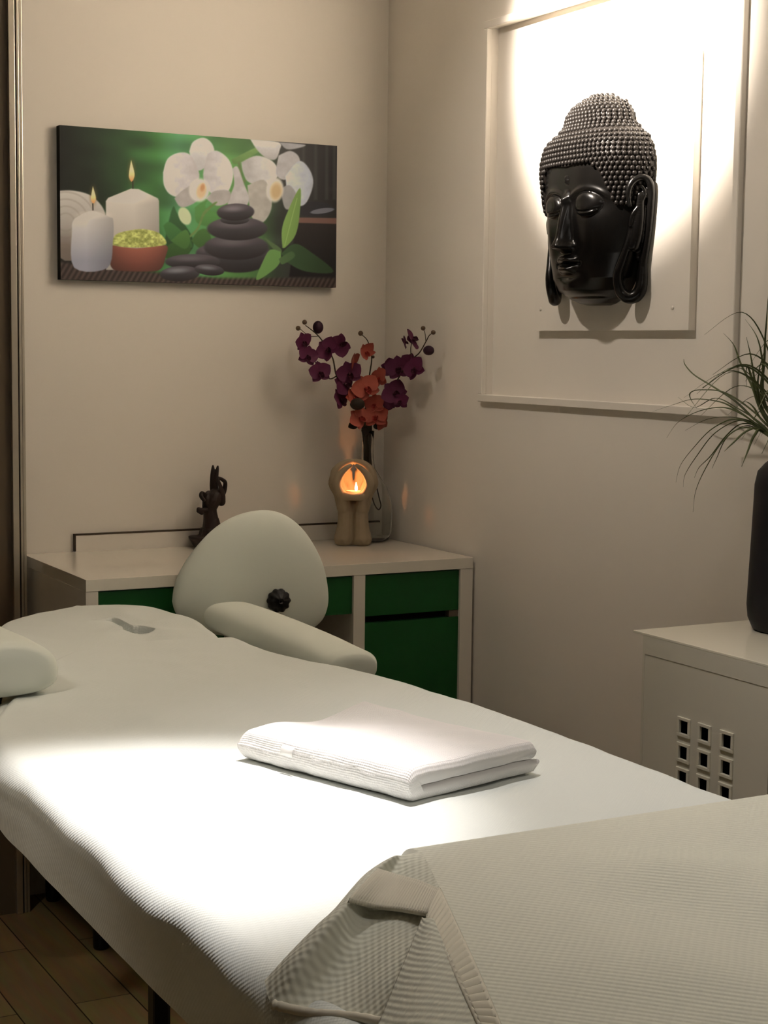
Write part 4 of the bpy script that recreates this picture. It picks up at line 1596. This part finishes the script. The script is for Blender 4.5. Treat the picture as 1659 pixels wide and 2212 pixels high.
sculpt('hand', chains, M['bronze'], hd, voxel=0.0013, smooth_it=2)
ped = [[H_(458, 1148, 24), H_(457, 1128, 19)],
       [H_(445, 1102, 7, -.008), H_(434, 1102, 5.5, -.012), H_(429, 1100, 5.0, -.014)],
       [H_(428, 1104, 4.2, -.014), H_(436, 1108, 5, -.012)]]
for k in range(7):
    a = math.pi * (0.0 + k / 6)
    c = at_y(455, 1125, YH)
    rr = 0.022
    ped.append([(c.x + rr * math.cos(a), c.y - rr * math.sin(a), c.z - 0.025, 0.008), (c.x + rr * 1.25 * math.cos(a), c.y - rr * 1.1 * math.sin(a), c.z - 0.040, 0.006)])
cuff = sculpt('cuff', ped, M['bronze'], hd, voxel=0.0014, smooth_it=3)
c0 = at_y(453, 1150, YH)
lathe('pedestal', [(0.0, 0.0), (0.036, 0.0), (0.040, 0.004), (0.052, 0.024), (0.053, 0.028), (0.040, 0.029), (0.026, 0.034), (0.023, 0.050), (0.0, 0.052)],
      (c0.x, c0.y, LZ), M['bronze'], hd, n=40)
settle(hd)

# stone candle holder of two cupped hands
CH = Vector((-0.1665, -0.150, LZ))
ch = root('candle_holder', CH, 'beige stone candle holder of two cupped hands glowing with a lit candle', 'candle holder')
SC = CH + Vector((0.0, 0.0, 0.166))                         # centre of the hollow between the palms
# local frame facing the viewer
vd = Vector((CAM.x - CH.x, CAM.y - CH.y, 0)).normalized()   # towards the room
sd_ = Vector((-vd.y, vd.x, 0))                              # image right
up_ = Vector((0, 0, 1))


def S_(lat, lon, R_, r):
    """point on the hollow: lon 0 faces the room, positive to the right; lat up"""
    a, b = math.radians(lon), math.radians(lat)
    p = SC + (vd * math.cos(a) + sd_ * math.sin(a)) * (R_ * math.cos(b)) + up_ * (R_ * 1.0 * math.sin(b))
    return (p.x, p.y, p.z, r)


def B_(sx_, vx_, h, r):
    p = CH + sd_ * sx_ + vd * vx_ + up_ * h
    return (p.x, p.y, p.z, r)


chains = []
R0 = 0.050
for sgn in (-1, 1):
    chains.append([B_(sgn * 0.024, 0.0, 0.018, 0.0255), B_(sgn * 0.021, 0.0, 0.05, 0.0205), B_(sgn * 0.020, 0.0, 0.085, 0.0195), B_(sgn * 0.026, -0.004, 0.110, 0.019)])
    chains.append([B_(sgn * 0.026, -0.004, 0.105, 0.019), S_(-42, sgn * 95, R0, 0.0145), S_(-10, sgn * 95, R0 + 0.002, 0.013), S_(18, sgn * 98, R0, 0.0115)])
    chains.append([B_(sgn * 0.026, -0.010, 0.105, 0.017), S_(-40, sgn * 135, R0, 0.0145), S_(-8, sgn * 135, R0, 0.0125), S_(20, sgn * 135, R0, 0.011)])
    chains.append([B_(sgn * 0.022, -0.010, 0.105, 0.017), S_(-40, sgn * 168, R0, 0.0145), S_(-8, sgn * 165, R0, 0.0125), S_(20, sgn * 163, R0, 0.011)])
    # heel of the hand under the opening and the thumb along the front of it
    chains.append([B_(sgn * 0.024, 0.006, 0.098, 0.019), S_(-52, sgn * 55, R0, 0.013), S_(-36, sgn * 58, R0, 0.0125), S_(-8, sgn * 54, R0 + .002, 0.0110), S_(18, sgn * 46, R0, 0.0098), S_(38, sgn * 32, R0, 0.0078), S_(52, sgn * 16, R0, 0.006)])
    # four fingers arching over the top
    for lon, top, rr in ((72, 80, 0.0098), (100, 84, 0.0102), (128, 82, 0.0102), (156, 76, 0.0095)):
        chains.append([S_(-5, sgn * lon, R0, 0.0115), S_(22, sgn * (lon - 1), R0 + 0.002, rr * 1.1), S_(45, sgn * lon, R0, rr), S_(64, sgn * lon, R0 - 0.001, rr * 0.9), S_(top, sgn * lon, R0 - 0.001, rr * 0.72)])
chains.append([B_(-0.020, -0.012, 0.012, 0.020), B_(0.020, -0.012, 0.012, 0.020)])
chains.append([B_(0.0, -0.012, 0.090, 0.020), B_(0.0, -0.012, 0.098, 0.018)])
chains.append([S_(-48, -62, R0, 0.011), S_(-50, -30, R0, 0.0105), S_(-52, 0, R0, 0.0095), S_(-50, 30, R0, 0.0105), S_(-48, 62, R0, 0.011)])
hs = sculpt('cupped_hands', chains, M['stone'], ch, voxel=0.0017, smooth_it=2)
for v in hs.data.vertices:                                  # cut the foot flat on the cabinet top
    if v.co.z < LZ + 0.0005:
        v.co.z = LZ + 0.0005
tz = SC.z - 0.040
lathe('tea_light', [(0.0, 0.0), (0.0185, 0.0), (0.019, 0.001), (0.019, 0.014), (0.018, 0.0145), (0.0175, 0.012), (0.0, 0.0115)], (SC.x, SC.y, tz), M['wax'], ch, n=32)
fc = SC + vd * 0.010 + sd_ * 0.007
lathe('flame', [(0.0, 0.0), (0.0022, 0.002), (0.0036, 0.006), (0.0036, 0.010), (0.0024, 0.015), (0.0010, 0.020), (0.0, 0.023)], (fc.x, fc.y, tz + 0.0135), M['flame'], ch, n=20)
settle(ch)
ld = bpy.data.lights.new('candle_light', 'POINT')
ld.energy = 0.26
ld.color = (1.0, 0.36, 0.12)
ld.shadow_soft_size = 0.004
lo = bpy.data.objects.new('candle_light', ld)
col.objects.link(lo)
lo.location = (fc.x + vd.x * 0.002, fc.y + vd.y * 0.002, tz + 0.038)

# glass vase with orchid stems in the corner
GV = Vector((-0.088, -0.077, LZ))
gv = root('glass_vase', GV, 'clear glass vase with a narrow neck behind the candle holder', 'vase')
outer = [(0.0, 0.001), (0.050, 0.001), (0.060, 0.006), (0.066, 0.03), (0.067, 0.07), (0.064, 0.105), (0.052, 0.140), (0.034, 0.168), (0.020, 0.190), (0.0155, 0.215), (0.0150, 0.265), (0.0165, 0.288)]
inner = [(r - 0.0022, z + (0.004 if i < 2 else 0)) for i, (r, z) in enumerate(outer)][1:]
lathe('glass', outer + list(reversed(inner)) + [(0.0, 0.006)], GV, M['glass'], gv, n=56)
settle(gv)

FLAT = -0.105


def petal_data(c, fwd, upv, ang, L, W, cup, bend):
    """one rounded petal in the flower plane, cupped and bent"""
    side = fwd.cross(upv).normalized()
    d = upv * math.cos(ang) + side * math.sin(ang)
    s = fwd.cross(d).normalized()
    nu, nv = 8, 6
    vs_, fs_ = [], []
    for i in range(nu + 1):
        t = i / nu
        wv = W * (math.sin(math.pi * min(1.0, t ** 0.75)) ** 0.7 if 0 < t < 1 else 0.02)
        for j in range(nv + 1):
            q = (j / nv - 0.5) * 2
            p = c + d * (L * t) + s * (wv * q) + fwd * (cup * (q * q) * wv + bend * t * t * L)
            vs_.append(p)
    for i in range(nu):
        for j in range(nv):
            a = i * (nv + 1) + j
            fs_.append((a, a + 1, a + nv + 2, a + nv + 1))
    return vs_, fs_


def flower(parent, px, py, Y, size, colour, lip, yaw=0.0, pitch=0.0, roll=0.0, closed=0.0):
    c = at_y(px, py, Y)
    fwd = (CAM - c).normalized()
    upv = Vector((0, 0, 1))
    q = Matrix.Rotation(yaw, 3, 'Z')
    fwd = q @ fwd
    side = fwd.cross(upv).normalized()
    fwd = Matrix.Rotation(pitch, 3, side) @ fwd
    upv = side.cross(fwd).normalized()
    upv = Matrix.Rotation(roll, 3, fwd) @ upv
    A = Acc()
    b = 0.15 + closed * 1.4
    for ang, L, W in ((0, 1.0, 0.42), (2.2, 0.95, 0.40), (-2.2, 0.95, 0.40)):
        A.add(petal_data(c, fwd, upv, ang, size * L, size * W, 0.25, b - 0.1))
    for ang in (1.15, -1.15):
        A.add(petal_data(c + fwd * 0.002, fwd, upv, ang, size * 1.08, size * 0.62, 0.2, b))
    f = A.build('flower', colour, parent)
    A = Acc()
    A.add(petal_data(c + fwd * 0.004, fwd, upv, math.pi, size * 0.5, size * 0.22, 1.2, 0.6))
    A.add(petal_data(c + fwd * 0.004, fwd, upv, 2.3, size * 0.28, size * 0.16, 0.8, 0.9))
    A.add(petal_data(c + fwd * 0.004, fwd, upv, -2.3, size * 0.28, size * 0.16, 0.8, 0.9))
    A.add(blob(c + fwd * 0.006, (size * 0.11, size * 0.11, size * 0.13)))
    A.build('lip', lip, f)
    return f


def stem_curve(parent, lst, rads, name='stem', material=None):
    pts = [at_y(px, py, Y) for (px, py, Y) in lst]
    pp = catmull(pts, 6)
    n = len(pp)
    rr = np.interp(np.linspace(0, 1, n), np.linspace(0, 1, len(rads)), rads)
    A = Acc()
    A.add(tube_data(pp, list(rr), 7))
    return A.build(name, material or M['stem'], parent)


def bud(parent, px, py, Y, r, material, squash=1.0):
    c = at_y(px, py, Y)
    A = Acc()
    A.add(blob(c, (r, r, r * squash), sub=3))
    return A.build('bud', material, parent)


NB = at_y(791, 985, -0.077)
o1 = root('orchid_stem', GV + Vector((0, 0, 0.1)), 'purple orchid spray leaning left in the glass vase', 'flower', 'orchid sprays in the glass vase')
stem_curve(o1, [(788, 1000, -.078), (786, 930, -.078), (772, 880, -.09), (745, 840, -.10), (727, 812, -.10), (719, 775, -.10), (704, 748, -.10), (688, 726, -.10), (672, 712, -.10), (660, 703, -.10)],
           [.0030, .0026, .0022, .002, .0018, .0014, .0011])
stem_curve(o1, [(727, 812, -.10), (712, 818, -.10), (696, 800, -.102), (676, 775, -.104), (662, 748, -.105), (655, 725, -.105)], [.0016, .0012], 'side_stem')
stem_curve(o1, [(688, 726, -.10), (668, 726, -.10), (650, 712, -.10), (645, 709, -.10)], [.001, .0008], 'side_stem')
for (px, py, Y, s, ya, pi_, ro) in ((653, 738, -.108, .026, .7, -.2, .4), (663, 770, -.110, .029, .5, 0.1, -.3), (690, 806, -.112, .031, .4, .1, .2), (709, 756, -.112, .032, -.3, .2, .9),
                                    (735, 744, -.108, .031, .3, -.2, 2.2), (754, 808, -.118, .034, .2, 0, .3), (743, 832, -.112, .032, .6, .2, 1.1), (733, 865, -.110, .031, 1.0, .3, .2)):
    flower(o1, px, py, Y, s, M['purple'], M['lip_dark'], ya, pi_, ro)
bud(o1, 687, 707, -.10, .0135, M['bud_dark'], 1.2)
bud(o1, 658, 696, -.10, .0062, M['bud'])
bud(o1, 644, 709, -.10, .0062, M['bud'])
settle(o1)

o2 = root('orchid_stem', GV + Vector((0.004, 0, 0.1)), 'coral orange orchid spray in the middle of the glass vase', 'flower', 'orchid sprays in the glass vase')
stem_curve(o2, [(792, 1000, -.076), (791, 930, -.078), (790, 880, -.09), (794, 840, -.10), (799, 805, -.10), (803, 775, -.10), (799, 750, -.10), (792, 733, -.10), (780, 722, -.10)],
           [.0030, .0026, .002, .0017, .0013, .0011])
for (px, py, Y, s, ya, pi_, ro, cl) in ((788, 763, -.105, .024, .5, .2, .6, .5), (759, 783, -.110, .028, 1.3, -.1, .4, .2), (790, 840, -.125, .038, .2, .2, .5, 0), (822, 818, -.115, .032, -.9, .1, .3, 0),
                                        (762, 862, -.120, .026, .8, .4, 1.4, 0), (812, 875, -.122, .030, -.5, .2, .2, .1), (776, 905, -.125, .030, .4, .3, .8, 0), (812, 902, -.128, .034, -.2, .3, .1, 0),
                                        (830, 912, -.120, .024, -.8, .3, 1.9, .1)):
    flower(o2, px, py, Y, s, M['orange'], M['lip_orange'], ya, pi_, ro, cl)
bud(o2, 779, 720, -.10, .0065, M['bud'])
bud(o2, 806, 771, -.10, .0040, M['bud'])
bud(o2, 772, 873, -.135, .0190, M['leaf_dark'], 0.8)
settle(o2)

def yr(px, py, X=-0.052):
    return min(-0.095, at_x(px, py, X).y)


o3 = root('orchid_stem', GV + Vector((0.008, 0, 0.1)), 'purple orchid spray leaning right in the glass vase', 'flower', 'orchid sprays in the glass vase')
stem_curve(o3, [(796, 1000, -.078), (797, 930, -.078), (812, 892, -.10), (840, 852, yr(840, 852)), (868, 805, yr(868, 805)), (888, 778, yr(888, 778)), (906, 762, yr(906, 762)), (920, 738, yr(920, 738)),
                (927, 725, yr(927, 725)), (936, 718, yr(936, 718))], [.0030, .0026, .002, .0017, .0013, .0010])
stem_curve(o3, [(920, 738, yr(920, 738)), (918, 720, yr(918, 720)), (914, 709, yr(914, 709))], [.0010, .0008], 'side_stem')
stem_curve(o3, [(889, 776, yr(889, 776)), (887, 755, yr(887, 755)), (890, 738, yr(890, 738))], [.0012, .0010], 'side_stem')
for (px, py, dY, s, ya, pi_, ro) in ((889, 736, -.006, .029, 1.15, .5, 1.5), (872, 741, .0, .018, 1.3, .3, .9), (862, 797, -.010, .035, -.2, .1, .2), (842, 792, .004, .025, .3, -.3, 1.4), (898, 797, -.004, .033, -.7, .1, .5),
                                     (884, 782, .0, .026, .2, -.3, 2.0), (852, 850, -.012, .035, .1, .2, .8), (868, 868, .0, .024, -.6, .2, 0), (838, 868, .004, .025, .4, .3, 1.7)):
    flower(o3, px, py, yr(px, py) + dY, s, M['purple'], M['lip_dark'], ya, pi_, ro)
bud(o3, 914, 709, yr(914, 709), .0058, M['bud'])
bud(o3, 936, 718, yr(936, 718), .0058, M['bud'])
bud(o3, 926, 757, yr(926, 757), .0140, M['bud_dark'], 0.85)
settle(o3)

o4 = root('leaf_bundle', GV + Vector((0.002, 0, 0.12)), 'dark bundle of stems and leaves in the neck of the glass vase', 'stems')
for k, (a, b) in enumerate(((785, 789), (789, 791), (793, 794), (797, 797), (801, 799))):
    stem_curve(o4, [(a - 4 + k, 910, -.085), (a, 935, -.078), (b, 975, -.076), (b + 1, 1004 + 4 * ((k * 7) % 3), -.076)], [.003, .0032, .003, .0022])
stem_curve(o4, [(800, 975, -.074), (804, 1010, -.068), (812, 1045, -.064), (819, 1075, -.062), (823, 1092, -.062), (818, 1101, -.064), (810, 1092, -.066), (804, 1075, -.068), (798, 1055, -.07)],
           [.0017, .0017, .0017, .0016], 'looped_stem')
for (px, py, s, ro) in ((772, 914, .026, 2.0), (790, 922, .024, 3.1), (808, 914, .024, -2.2)):
    c = at_y(px, py, -.095)
    A = Acc()
    A.add(petal_data(c, (CAM - c).normalized(), Vector((0, 0, 1)), ro, s, s * .45, .4, .3))
    A.build('leaf', M['leaf_dark'], o4)
settle(o4)
